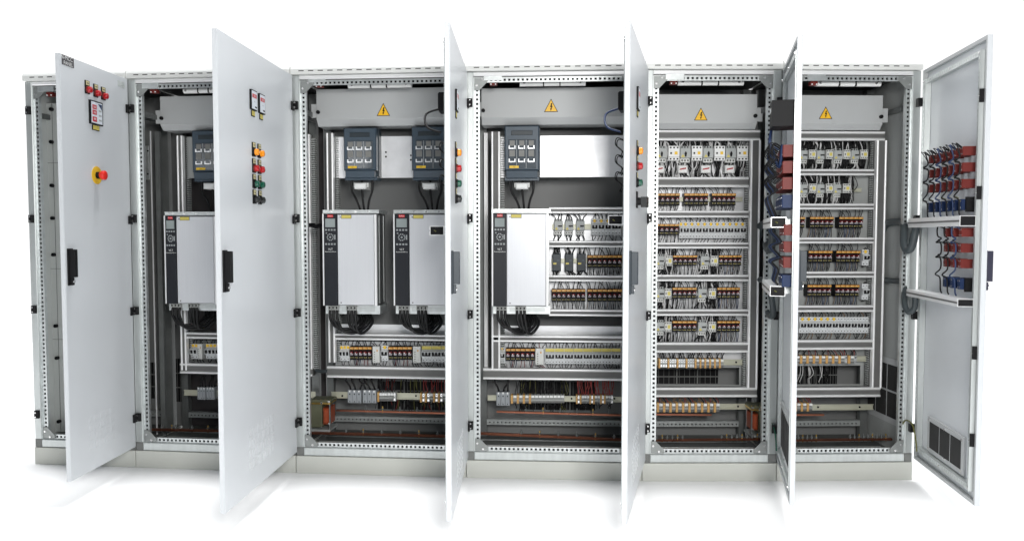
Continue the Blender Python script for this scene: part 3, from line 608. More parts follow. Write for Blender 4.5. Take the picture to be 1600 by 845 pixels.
def terminals(b, u0, u1, v0, v1, pat, where, topw=None, botw=None, d=0.29):
    """pat: o = orange plate, g = grey block with white marker, m = metal topped grey block"""
    wts = {'o': 0.62, 'g': 1.0, 'm': 0.8}; tot = sum(wts[c] for c in pat); u = u0; vm = (v0+v1)/2
    cnt = {'o': 0, 'g': 0, 'm': 0}; ntot = {c: pat.count(c) for c in 'ogm'}
    for k, c in enumerate(pat):
        du = (u1-u0)*wts[c]/tot; x0, x1, z0, z1 = R4(b, u, v0, u+du, v1, d); w = round(x1-x0, 4); h = round(z1-z0, 3); cnt[c] += 1
        def f():
            m = MB(); hw = w/2-0.0004; hh = h/2; D = 0.335-d
            if c == 'o': m.bbox(-hw, hw, -D-0.002, 0.0, -hh*1.05, hh*1.05, 'term_orange', 0.001); m.box(-hw*0.5, hw*0.5, -D-0.0028, -D-0.001, hh*0.7, hh*0.9, 'tag_cream')
            elif c == 'g':
                m.bbox(-hw, hw, -D+0.012, 0, -hh, hh, 'terminal_grey', 0.001); m.tube([(-hw, -D+0.010, -hh*0.25), (hw, -D+0.010, -hh*0.25)], 0.010, 'terminal_grey', 8); m.box(-hw*0.85, hw*0.85, -D, -D+0.012, hh*0.35, hh*0.85, 'white'); m.box(-hw, hw, -D+0.004, -D+0.012, -hh*0.85, -hh*0.6, 'alu_mid')
            else:
                m.bbox(-hw, hw, -D+0.008, 0, -hh, hh, 'device_grey', 0.001); m.box(-hw*0.7, hw*0.7, -D+0.004, -D+0.01, hh*0.2, hh*0.8, 'screw'); m.box(-hw*0.7, hw*0.7, -D+0.004, -D+0.01, -hh*0.8, -hh*0.35, 'screw'); m.cyl((0, -D+0.0045, hh*0.5), (0, -1, 0), w*0.22, 0.001, 'black', 6)
            return m.mesh('terminal_block')
        me = cached(('term', c, w, h, d), f); p = P(b, u+du/2, vm, d)
        o = link('terminal_block', me, None, W(b, (p.x, 0.335, p.z)), BAY[b]['a'])
        nm = {'o': 'orange terminal', 'g': 'grey terminal', 'm': 'metal terminal'}[c]
        tag(o, f'{nm}, {ORD[cnt[c]]} from left, {where}, {BN[b]}', 'terminal block', 'rail mounted terminal blocks')
        for (ws, sgn) in ((topw, 1), (botw, -1)):
            if ws and (c != 'o' or ws[3]):
                r = random.Random(k*3+b); mm = wires(ws[0], w, sgn*h/2*0.8, sgn*ws[1], list(ws[2]), -0.03, 0.0026, r.randint(0, 2), 1.2); link('lead_wires', mm.mesh('lead_wires'), o)
        u += du

# --- bay 2
mcbs(1, 292, 308, [1, 1, 1], 537, 561, 530, 569, 'in the shaded pair of rows'); box_device(1, 308.5, 315.5, 537, 561, 'interface_module', 'module', 'narrow pale module beside shaded breakers in second cabinet from left', 'module', None, (2, 0.03, 2, 0.03, KK, 0.0022))
mcbs(1, 320, 365, [1, 1, 1, 1, 1, 1, 1, 1], 537, 561, 530, 569, 'right of the pale module')
box_device(1, 308, 321, 605, 624, 'feed_terminal', 'big_terminal', 'left grey three pole terminal low in second cabinet from left', 'terminal block', 'large grey feed terminals', (3, 0.07, 0, 0.01, KK, 0.005))
box_device(1, 322, 335, 605, 624, 'feed_terminal', 'big_terminal', 'right grey three pole terminal low in second cabinet from left', 'terminal block', 'large grey feed terminals', (3, 0.07, 0, 0.01, KK, 0.005))
# --- bay 3
mcbs(2, 530, 545.5, [1, 1, 1], 540, 564, 533, 574, 'at the left end of lower row')
relays(2, 546, 581, 5, 541.5, 562, 533, 574, 'in left lower group', KR)
box_device(2, 582, 593, 541, 567, 'interface_module', 'module', 'left pale module between relay groups in third cabinet from left', 'module', None, (3, 0.03, 3, 0.03, KK, 0.0022))
mcbs(2, 595, 606, [2], 540, 564, 533, 574, 'between the two relay groups')
relays(2, 606.5, 644, 5, 541.5, 562, 533, 574, 'in right lower group', KR)
box_device(2, 645, 657, 541, 567, 'interface_module', 'module', 'right pale module left of yellow labelled breakers in third cabinet from left', 'module', None, (3, 0.03, 3, 0.03, KK, 0.0022))
mcbs(2, 658.5, 715, [3, 3, 3, 2], 540, 566, 533, 574, 'right of the relay groups', 1)
box_device(2, 543, 564.5, 609.5, 629.5, 'feed_terminal', 'big_terminal', 'left grey three pole terminal under third cabinet relay row', 'terminal block', 'large grey feed terminals', (3, 0.08, 0, 0.01, KK, 0.006))
box_device(2, 566.5, 588, 609.5, 629.5, 'feed_terminal', 'big_terminal', 'right grey three pole terminal under third cabinet relay row', 'terminal block', 'large grey feed terminals', (3, 0.08, 0, 0.01, KK, 0.006))
terminals(2, 589.5, 618, 613, 627, 'ogggggm', 'left group of bottom row', (1, 0.07, KK, 0))
terminals(2, 656, 712, 614, 628, 'omomgomomgomom', 'right group of bottom row', (2, 0.08, ('w_red', 'w_red', 'w_black'), 0), (1, 0.04, ('w_black', 'w_black', 'w_yellow'), 0))
# --- bay 4
for k, (a, c) in enumerate(((866, 879.5), (883, 896), (900.5, 913.5))):
    box_device(3, a, c, 342, 367, 'motor_circuit_breaker', 'motor_breaker_bar', f'{ORD[k+1]} of three grey motor breakers from left in top row, fourth cabinet', 'motor breaker', 'motor circuit breakers', (3, 0.04, 3, 0.035, KK, 0.0032))
    box_device(3, (863.5, 883, 902)[k], (876.5, 896, 915.5)[k], 396.5, 423.5, 'dark_contactor', 'dark_contactor', f'{ORD[k+1]} of three black contactors from left in second row, fourth cabinet', 'contactor', 'black contactors', (5, 0.045, 4, 0.03, ('w_black', 'w_black', 'w_black', 'w_white'), 0.004))
mcbs(3, 924, 971, [2, 2, 2, 3], 342, 367, 334, 375, 'in top right row', [2, 2, 2, 2])
relays(3, 917.5, 972, 7, 398.5, 418.5, 387, 430, 'in second row', KK)
relays(3, 862, 915, 7, 451.5, 471.5, 440, 483, 'in third row left group', KW); relays(3, 917.5, 972, 7, 451.5, 471.5, 440, 483, 'in third row right group', KB)
mcbs(3, 769.5, 789.5, [1, 1, 2], 542.5, 568, 535, 576, 'below the inverter', 2)
relays(3, 790, 836, 6, 544, 564, 535, 576, 'below the inverter', KR)
box_device(3, 836.5, 849.5, 544, 570, 'interface_module', 'module', 'pale module between relays and eight yellow labelled breakers, fourth cabinet', 'module', None, (3, 0.03, 3, 0.03, ('w_black', 'w_red'), 0.0022))
mcbs(3, 852, 970, [3]*8, 544, 569, 535, 577, 'in yellow labelled row', 1)
box_device(3, 775.5, 796.5, 612.5, 633.5, 'feed_terminal', 'big_terminal', 'grey three pole terminal at lower left of fourth cabinet from left', 'terminal block', 'large grey feed terminals', (3, 0.08, 0, 0.01, KK, 0.006))
terminals(3, 798, 882, 617, 630, 'ogoogogog'.replace('oo', 'o') + 'gggggggg', 'left group of bottom row', (1, 0.08, ('w_black', 'w_black'), 0), (1, 0.04, ('w_black', 'w_yellow', 'w_black'), 0))
terminals(3, 900, 958, 617.5, 630.5, 'omogggomoggomoggm', 'right group of bottom row', (2, 0.09, ('w_red',), 0), (1, 0.04, ('w_black', 'w_yellow', 'w_black'), 0))
# --- bay 5
cx = [(1026, 1042, 0), (1044.5, 1062, 1), (1063, 1079.5, 0), (1081, 1097.5, 1), (1099, 1115, 0), (1116.5, 1133, 1), (1134, 1150.5, 0), (1152, 1169, 1)]
for k, (a, c, t) in enumerate(cx):
    if t: box_device(4, a, c, 228, 251, 'contactor', 'contactor', f'large pale contactor, {ORD[k//2+1]} of four from left in top row, fifth cabinet', 'contactor', 'pale contactors', (4, 0.045, 4, 0.09, ('w_black', 'w_black', 'w_white'), 0.0042), 0.285)
    else: box_device(4, a, c, 228, 254, 'motor_circuit_breaker', 'motor_breaker', f'grey rotary motor breaker, {ORD[k//2+1]} of four from left in top row, fifth cabinet', 'motor breaker', 'motor circuit breakers', (4, 0.045, 3, 0.05, ('w_black', 'w_white', 'w_black'), 0.0042), 0.285)
for k, u in enumerate((1031, 1067.5, 1103.5, 1141)):
    box_device(4, u-7.5, u+7.5, 258, 270.5, 'isolator_switch', 'isolator', f'{ORD[k+1]} white and red toggle isolator from left under the top breakers', 'switch', 'white toggles with red levers', (3, 0.02, 3, 0.035, ('w_white', 'w_black'), 0.004), 0.285)
for a, c, n, g in ((1023.5, 1062.5, 5, 'left'), (1069, 1107, 5, 'middle'), (1112, 1150, 5, 'right')): relays(4, a, c, n, 302, 321, 293, 329, f'in {g} second row group', KW)
relays(4, 1022.5, 1061, 5, 350, 367, 341, 378, 'before the long breaker row', KW)
mcbs(4, 1062, 1166, [1]+[2]*10, 347, 372.5, 341, 378, 'in the long third row', 2, KW)
for r, (vo, vt, vb) in enumerate(((0, 389, 429), (51, 440, 483), (103, 494, 535))):
    rn = ('fourth', 'fifth', 'sixth')[r]; s = -1.0 if r else 0
    for g, (a, c) in enumerate(((1025, 1038), (1095+4*s, 1108+4*s))):
        box_device(4, a, c, 397+vo, 421+vo, 'motor_circuit_breaker', 'motor_breaker_bar', f'{("left", "right")[g]} grey motor breaker in {rn} row down, fifth cabinet from left', 'motor breaker', 'motor circuit breakers', (4, 0.05, 3, 0.045, ('w_black', 'w_black', 'w_white'), 0.004))
    for g, (a, c) in enumerate(((1040+1.5*s, 1051+1.5*s), (1111+3.5*s, 1122.5+3.5*s))):
        box_device(4, a, c, 399.5+vo, 415.5+vo, 'contactor', 'small_contactor', f'{("left", "right")[g]} small contactor in {rn} row down, fifth cabinet from left', 'contactor', 'pale contactors', (4, 0.045, 4, 0.06, ('w_black', 'w_black', 'w_white'), 0.0042))
    relays(4, 1051.5+s, 1089.5+s, 5, 398.5+vo, 415+vo, vt, vb, f'in left {rn} row group', KW)
    relays(4, 1123+2.5*s, 1159+2.5*s, 5, 398.5+vo, 415+vo, vt, vb, f'in right {rn} row group', KB)
terminals(4, 1029, 1131, 560.5, 574.5, 'ommmommmommmommmogogogogogog', 'upper terminal row', (2, 0.05, KK, 0))
terminals(4, 1020, 1125, 629.5, 643.5, 'gogogogogogogogogogog', 'bottom row', (2, 0.05, ('w_brown', 'w_black', 'w_red'), 0))
# --- bay 6
for r, (seq, vy, vh, vt, vb) in enumerate((([(1249, 1262, 0), (1264.5, 1275.5, 1), (1276.5, 1288.5, 0), (1291.5, 1302.5, 1), (1303.5, 1315.5, 0), (1318.5, 1329.5, 1), (1330.5, 1342.5, 0), (1345, 1356.5, 1)], 232, 0, 220, 264),
                                ([(1249, 1262, 0), (1265, 1276, 1), (1276.5, 1288.5, 0), (1291, 1302.5, 1), (1303, 1314.5, 0), (1317.5, 1329, 1)], 285, 0, 274, 318))):
    rn = ('top', 'second')[r]
    for k, (a, c, t) in enumerate(seq):
        if t: box_device(5, a, c, vy+2, vy+16.5, 'contactor', 'small_contactor', f'small pale contactor, {ORD[k//2+1]} from left in {rn} row, far right cabinet', 'contactor', 'pale contactors', (4, 0.045, 5, 0.06, ('w_black', 'w_black', 'w_black'), 0.0042))
        else: box_device(5, a, c, vy, vy+23.5, 'motor_circuit_breaker', 'motor_breaker_bar', f'grey motor breaker, {ORD[k//2+1]} from left in {rn} row, far right cabinet', 'motor breaker', 'motor circuit breakers', (4, 0.05, 5, 0.045, ('w_black', 'w_black', 'w_white'), 0.0042))
relays(5, 1242, 1258, 2, 339, 356, 328, 371, 'in third row beside door edge', KB)
for r, (v0, v1, vt, vb, a0, b0) in enumerate(((339, 356, 328, 371, 1265.5, 1311), (392, 410, 381, 424, 1263, 1306.5), (445, 463, 435, 477, 1261.5, 1305))):
    rn = ('third', 'fourth', 'fifth')[r]
    relays(5, a0, a0+37.5, 5, v0, v1, vt, vb, f'in left {rn} row group', KB); relays(5, b0, b0+38, 5, v0, v1, vt, vb, f'in right {rn} row group', KB)
mcbs(5, 1348.5, 1359, [2], 390, 415, 390, 415.5, 'alone at right of fourth row'); mcbs(5, 1348, 1358.5, [2], 443.5, 468.5, 443, 469, 'alone at right of fifth row', 0)
mcbs(5, 1250, 1358.5, [2]*11, 495.5, 520.5, 488, 531, 'in long sixth row', [2]*6+[0]*5, ('w_black', 'w_brown', 'w_black'))
terminals(5, 1240, 1340, 555.5, 567.5, 'ogogogogogogogogmogm', 'upper terminal row', (2, 0.05, ('w_black', 'w_black', 'w_red'), 0))
terminals(5, 1236, 1270, 629.5, 642, 'gogogog', 'bottom row', (2, 0.05, ('w_brown', 'w_red'), 0))

# ------------------------------------------------------------------ wiring looms in the busy rows (uncountable background bundles)
def loom(b, u0, u1, v0, v1, n, cols, d=0.325, r=0.0024, seed=1, label=''):
    rnd = random.Random(seed); m = MB(); x0, x1, z0, z1 = R4(b, u0, v0, u1, v1, d)
    for k in range(n):
        x = x0+(x1-x0)*rnd.random(); dx = (rnd.random()-0.5)*0.05; y = d+(rnd.random()-0.5)*0.03
        zA = z1+0.01; zB = z0-0.01
        if rnd.random() < 0.5: zm = z0+(z1-z0)*rnd.random()*0.5; pts = [(x, y, zA), (x+dx*0.2, y-0.01, (zA+zm)/2), (x+dx, y, zm)]
        else: pts = [(x, y, zA), (x+dx, y-0.012, z0+(z1-z0)*0.65), (x-dx*0.5, y, z0+(z1-z0)*0.3), (x+dx*0.4, y+0.008, zB)]
        m.tube(smooth_path(pts, 3), r, rnd.choice(cols), 5, False)
    o = m.build('wiring_loom', None, BAY[b]['o'], BAY[b]['a']); tag(o, label, 'wiring', None, 'stuff')
loom(4, 1020, 1168, 221, 276, 150, ['w_black', 'w_black', 'w_black', 'w_white', 'w_white'], seed=3, label='tangled black and white wires behind the top contactor row, fifth cabinet')
loom(5, 1248, 1358, 221, 264, 90, ['w_black', 'w_black', 'w_black', 'w_white'], seed=4, label='tangled wires behind the top contactor row, far right cabinet')
loom(5, 1248, 1332, 275, 318, 75, ['w_black', 'w_black', 'w_black', 'w_white'], seed=5, label='tangled wires behind the second contactor row, far right cabinet')
for k, (v0, v1) in enumerate(((390, 429), (440, 483), (494, 535))):
    loom(4, 1020, 1056, v0, v1, 34, ['w_black', 'w_black', 'w_black', 'w_white'], seed=10+k, label=f'dark wires around the left contactor in {("fourth", "fifth", "sixth")[k]} row, fifth cabinet')
    loom(4, 1090, 1124, v0, v1, 34, ['w_black', 'w_black', 'w_black', 'w_white'], seed=20+k, label=f'dark wires around the right contactor in {("fourth", "fifth", "sixth")[k]} row, fifth cabinet')
loom(3, 812, 885, 594, 640, 26, ['w_black', 'w_black', 'w_yellow', 'w_black'], 0.40, seed=31, label='thin dark and yellow wires behind the bottom terminals, fourth cabinet')
loom(2, 590, 690, 592, 640, 24, ['w_black', 'w_yellow', 'w_red', 'w_black'], 0.40, seed=32, label='thin wires behind the bottom terminals, third cabinet')
loom(5, 1246, 1296, 572, 600, 18, ['w_white', 'w_black', 'w_black'], 0.43, seed=33, label='pale wires behind the lower window, far right cabinet')

# ------------------------------------------------------------------ fuse switches
def fuse_switch(b, u0, u1, v0, v1, label, cables=True, ferr=True):
    d = 0.20; x0, x1, z0, z1 = R4(b, u0, v0, u1, v1, d); w = x1-x0; h = z1-z0; D = 0.31-d; cxp = (x0+x1)/2
    e = bpy.data.objects.new('fuse_switch', None); COL.objects.link(e); e.location = W(b, (cxp, 0.31, z0)); e.rotation_euler = (0, 0, BAY[b]['a']); tag(e, label, 'fuse switch', 'grey fuse switch disconnectors')
    hw = w/2; m = MB(); m.bbox(-hw, hw, -D, 0, h*0.16, h, 'slate', 0.006); m.box(-hw*1.04, hw*1.04, -D*0.5, 0, h*0.05, h*0.97, 'slate_dark'); m.build('switch_housing', e)
    m = MB(); m.prism([(-D-0.004, h*0.15), (-D+0.004, h*0.02), (-D+0.03, 0), (0, 0), (0, h*0.155), (-D, h*0.155)], 'x', -hw*0.9, hw*0.9, 'slate'); m.box(-hw*0.99, hw*0.99, -D*0.8, 0, -0.008, 0.012, 'slate'); m.build('lower_shroud', e)
    m = MB(); m.bbox(-hw*0.62, hw*0.62, -D-0.003, -D+0.001, h*0.82, h*0.91, 'slate_dark', 0.002); m.build('grip', e)
    m = MB(); m.bbox(-hw*0.78, hw*0.80, -D-0.006, -D-0.0005, h*0.19, h*0.74, 'clear_plastic', 0.003)
    for k in range(3):
        x = (-0.56+0.55*k)*hw
        m.box(x-hw*0.16, x+hw*0.16, -D-0.008, -D-0.006, h*0.42, h*0.54, 'fuse_body'); m.box(x-hw*0.14, x+hw*0.15, -D-0.008, -D-0.006, h*0.62, h*0.72, 'fuse_body')
        for zc in (0.56, 0.31):
            m.box(x-hw*0.2, x-hw*0.14, -D-0.010, -D-0.006, h*zc, h*(zc+0.065), 'clip_metal'); m.box(x+hw*0.13, x+hw*0.19, -D-0.010, -D-0.006, h*zc, h*(zc+0.065), 'clip_metal'); m.box(x-hw*0.2, x+hw*0.1, -D-0.009, -D-0.006, h*zc, h*(zc+0.022), 'clip_metal')
    for k in (-0.30, 0.25): m.box(hw*k-0.0015, hw*k+0.0015, -D-0.008, -D-0.006, h*0.2, h*0.73, 'key_grey')
    m.build('fuse_window', e)
    m = MB(); m.box(-hw*0.72, -hw*0.18, -D-0.0085, -D-0.006, h*0.20, h*0.245, 'yellow'); m.text('-Q1', h*0.035, (-hw*0.45, -D-0.009, h*0.222), (1, 0, 0), (0, 0, 1), 'black'); m.build('yellow_label', e)
    # three cables to the inverter below
    for k in range(3):
        xs = (-0.62+0.62*k)*hw; xe = (-0.10+0.22*k)*hw; m = MB(); L = -P(b, u0, v1, d).z+P(b, u0, 328, d).z
        m.tube(smooth_path([(xs, -D*0.6, 0.01), (xs*1.05, -D*0.65, L*0.35), (xe+(xs-xe)*0.4, -D*0.7, L*0.7), (xe, -D*0.6, L*1.05)], 4), 0.0065, 'rubber', 8); m.build('power_cable', e)
    p = P(b, (u0+u1)/2+1, 291, 0.215); m = MB(); lx = 0.0; lz = p.z-z0
    m.bbox(lx-0.036, lx+0.036, -D-0.005, -D*0.2, lz-0.018, lz+0.018, 'white', 0.006); m.box(lx-0.045, lx+0.045, -D*0.8, -D*0.3, lz-0.006, lz+0.020, 'device_light'); m.build('current_clamp', e)
fuse_switch(1, 300, 352, 204, 281, 'fuse switch in the dark second cabinet, half hidden by the wide white door')
fuse_switch(2, 537, 587.5, 200, 279, 'left fuse switch of the pair in the third cabinet, under the cover panel')
fuse_switch(2, 643.5, 697, 198, 279, 'right fuse switch of the pair in the third cabinet, beside the door edge')
fuse_switch(3, 788.5, 842.5, 196.5, 279.5, 'lone fuse switch on bright plate in the fourth cabinet')

# ------------------------------------------------------------------ inverters
def inverter(b, u0, uk, u1, v0, v1, vtop, vbot, label, cabu):
    d = 0.10; x0, x1, z0, z1 = R4(b, u0, v0, u1, v1, d); xk = P(b, uk, (v0+v1)/2, d).x-x0; w = x1-x0; h = z1-z0; D = 0.20
    e = bpy.data.objects.new('frequency_inverter', None); COL.objects.link(e); e.location = W(b, (x0, d, z0)); e.rotation_euler = (0, 0, BAY[b]['a']); tag(e, label, 'inverter', 'tall frequency inverters')
    m = MB(); m.box(0.001, w-0.001, 0.006, D, 0.002, h, 'drive_side')
    for k in range(2): m.box(w-0.001, w+0.0015, 0.06+0.1*k, 0.064+0.1*k, 0.01, h-0.01, 'frame_steel')
    m.build('housing', e)
    m = MB(); m.bbox(0.008, xk-0.003, -0.004, 0.006, 0, h, 'drive_black', 0.002); kp = m.build('control_strip', e)
    m = MB(); m.box(0.0, 0.0075, -0.002, 0.02, 0, h, 'alu'); m.build('edge_trim', e); m = MB(); m.box(w-0.012, w, -0.001, 0.02, 0, h-0.004, 'alu'); m.build('edge_trim', e)
    m = MB(); m.bbox(xk, w-0.014, -0.004, 0.006, 0.004, h-0.005, 'drive_white', 0.003)
    for z in (0.018, h-0.02): m.cyl((xk+0.018, -0.004, z), (0, -1, 0), 0.004, 0.001, 'alu_mid', 8)
    m.build('front_cover', e)
    cxk = (0.008+xk-0.003)/2; kw = xk-0.011
    m = MB(); m.bbox(cxk-kw*0.37, cxk+kw*0.37, -0.0065, -0.004, h-0.078, h-0.028, 'lcd', 0.001); m.build('display', kp)
    m = MB(); m.bbox(cxk-kw*0.2, cxk+kw*0.22, -0.006, -0.004, h-0.021, h-0.005, 'red_badge', 0.001); m.text('Danfoss', 0.009, (cxk+kw*0.01, -0.0063, h-0.013), (1, 0, 0), (0, 0, 1), 'white'); m.build('badge', kp)
    m = MB()
    for r in (0.088, 0.170):
        for k in range(4): xx_ = cxk+kw*(-0.32+0.215*k); m.bbox(xx_-kw*0.07, xx_+kw*0.07, -0.0058, -0.004, h-r-0.010, h-r, 'key_grey', 0.0005)
    zc = h-0.135
    for k in range(10):
        a = 2*PI*k/10; rr = 0.018 if k % 2 else 0.018; m.cyl((cxk+math.cos(a)*kw*0.22, -0.004, zc+math.sin(a)*rr), (0, -1, 0), 0.0042, 0.002, 'key_grey', 6)
    m.cyl((cxk, -0.004, zc), (0, -1, 0), 0.006, 0.002, 'key_grey', 8)
    for sx in (-1, 1): m.bbox(cxk+sx*kw*0.34-0.004, cxk+sx*kw*0.34+0.004, -0.0058, -0.004, zc-0.014, zc+0.014, 'key_grey', 0.0005) if sx > 0 else m.bbox(cxk-kw*0.34, cxk-kw*0.24, -0.0058, -0.004, zc+0.02, zc+0.027, 'key_grey', 0.0005)
    m.build('keypad', kp)
    m = MB(); m.text('VLT', 0.016, (cxk, -0.0045, h-0.205), (1, 0, 0), (0, 0, 1), 'white'); m.text('AutomationDrive', 0.0095, (cxk, -0.0045, h-0.219), (1, 0, 0), (0, 0, 1), 'white'); m.build('lettering', kp)
    m = MB(); m.box(xk+w*0.08, xk+w*0.08+0.056, -0.0055, -0.004, h-0.026, h-0.008, 'label_yellow'); m.box(xk+w*0.08-0.002, xk+w*0.08+0.058, -0.0048, -0.0039, h-0.028, h-0.006, 'black'); m.build('yellow_label', e)
    zt = P(b, u0, vtop, d).z-z0; m = MB(); m.box(-0.002, w+0.012, 0.012, D, h+0.002, zt, 'galv')
    for k in range(4): m.cyl((w*(0.15+0.23*k), 0.012, h+0.012), (0, -1, 0), 0.005, 0.003, 'screw', 8)
    m.build('top_flange', e)
    zb = P(b, u0, vbot, d+0.01).z-z0; m = MB(); m.box(0.004, w+0.010, 0.03, D, zb, -0.001, 'galv'); m.box(0.10 if w > 0.3 else 0.05, w-0.02, 0.024, 0.03, zb*0.7, zb*0.25, 'frame_steel')
    for g in (0.06, 0.40):
        for k in range(3): xx_ = w*g+0.004+k*0.021; m.bbox(xx_, xx_+0.019, 0.012, 0.035, zb*0.55, zb*0.03, 'terminal_grey', 0.001); m.box(xx_+0.005, xx_+0.014, 0.0115, 0.0125, zb*0.40, zb*0.15, 'black')
    m.build('terminal_strip', e)
    cx0 = None
    for k in range(6):
        xs = w*(0.06 if k < 3 else 0.40)+0.014+(k % 3)*0.021; xe = w*(0.48+0.05*(k % 3)) if k < 3 else w*(0.62+0.05*(k % 3)); dep = -0.085-0.012*(k % 3)
        m = MB(); pts = [(xs, 0.02, zb*0.5), (xs+0.004, 0.012, zb-0.03), (xs*0.6+xe*0.4, 0.0, zb+dep*0.9), (xe, 0.03, zb+dep), (xe+0.035, 0.09, zb+dep*0.55), (xe+0.01, 0.15, zb+dep*0.2), (xe-0.02, 0.19, zb-0.005)]
        m.tube(smooth_path(pts, 5), 0.0085, 'rubber', 8); m.build('motor_cable', e)
    return e
inverter(1, 257.5, 277, 338, 337, 474.5, 331, 485, 'inverter in the dark second cabinet, partly hidden by the wide white door', None)
inverter(2, 504.5, 528, 588.5, 334, 477.5, 328, 490.5, 'left inverter of the two side by side in the third cabinet', None)
inverter(2, 615, 640, 699, 334, 477.5, 328, 490.5, 'right inverter of the two side by side, cut off by the door edge', None)
inverter(3, 768.5, 792, 857, 333, 478.5, 326.5, 490.5, 'lone inverter in the fourth cabinet, left of the small relay rows', None)

# ------------------------------------------------------------------ transformers
def transformer(b, u0, u1, v0, v1, d, flip, label):
    x0, x1, z0, z1 = R4(b, u0, v0, u1, v1, d); w = x1-x0; h = z1-z0; e = bpy.data.objects.new('transformer', None); COL.objects.link(e)
    e.location = W(b, (x0, d, z0)); e.rotation_euler = (0, 0, BAY[b]['a']); tag(e, label, 'transformer', 'open core transformers')
    f = (lambda a: a*w) if not flip else (lambda a: w-a*w)
    m = MB(); m.bbox(f(0), f(0.62), 0.01, 0.13, h*0.1, h*0.85, 'olive', 0.003); m.build('iron_core', e)
    m = MB(); m.bbox(f(0.66), f(0.93), 0.0, 0.12, h*0.2, h*0.72, 'coil', 0.012); m.build('coil', e)
    m = MB(); m.box(f(0.2), f(1.0), 0.0, 0.12, h*0.85, h*0.9, 'brass'); m.box(f(0.1), f(1), 0.01, 0.12, h*0.9, h*0.98, 'olive')
    for k in range(4): m.cyl((f(0.35+0.2*k), 0.02, h*0.9), (0, 0, 1), 0.006, 0.016, 'brass', 6)
    m.build('terminal_bar', e)
    m = MB(); m.box(f(0), f(1), -0.01, 0.14, 0, h*0.06, 'frame_steel'); m.box(f(0.95), f(1.0), 0.0, 0.01, h*0.06, h*0.85, 'rear_steel')
    for a, z in ((0.62, 0.12), (0.96, 0.25), (0.64, 0.9), (0.96, 0.95)): m.cyl((f(a), -0.002, h*z), (0, -1, 0), 0.007, 0.006, 'screw', 6)
    m.build('bracket', e)
transformer(2, 480, 516, 624, 673, 0.20, False, 'transformer with orange coil at lower left of the third cabinet')
transformer(4, 1174, 1207, 634, 682, 0.20, True, 'transformer with orange coil at lower right of the fifth cabinet')

# ------------------------------------------------------------------ doors
ZB, ZT, TH = 0.1297, 2.265, 0.023
DOORINFO = []
for i in range(6):
    B = BAY[i]; w = B['w']-0.016; pv = Vector((B['w']-0.008, -0.02, 0)); rz = PI+OPEN[i]
    m = MB(); fl_ = 0.018
    m.box(0, w, 0.0195, TH, ZB, ZT, 'door_paint')
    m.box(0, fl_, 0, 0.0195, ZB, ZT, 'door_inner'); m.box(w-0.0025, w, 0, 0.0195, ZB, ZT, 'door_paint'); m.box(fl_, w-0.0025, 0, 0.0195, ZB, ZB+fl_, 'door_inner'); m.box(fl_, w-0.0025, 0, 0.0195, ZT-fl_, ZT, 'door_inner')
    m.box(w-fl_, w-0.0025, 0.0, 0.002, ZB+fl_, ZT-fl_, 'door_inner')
    dr = m.build('door', CAB[i], pv, rz, bevel=0.0015)
    Rm = Matrix.Rotation(B['a']+rz, 3, 'Z'); o = W(i, pv); DOORINFO.append((dr, o, Rm, w))
def DP(i, u, v, n):
    dr, o, Rm, w = DOORINFO[i]; nn = Rm @ Vector((0, 1, 0)); p = hit(u, v, o+nn*n, nn)-o; q = Rm.transposed() @ p; return q.x, q.z
DLAB = [None]*6
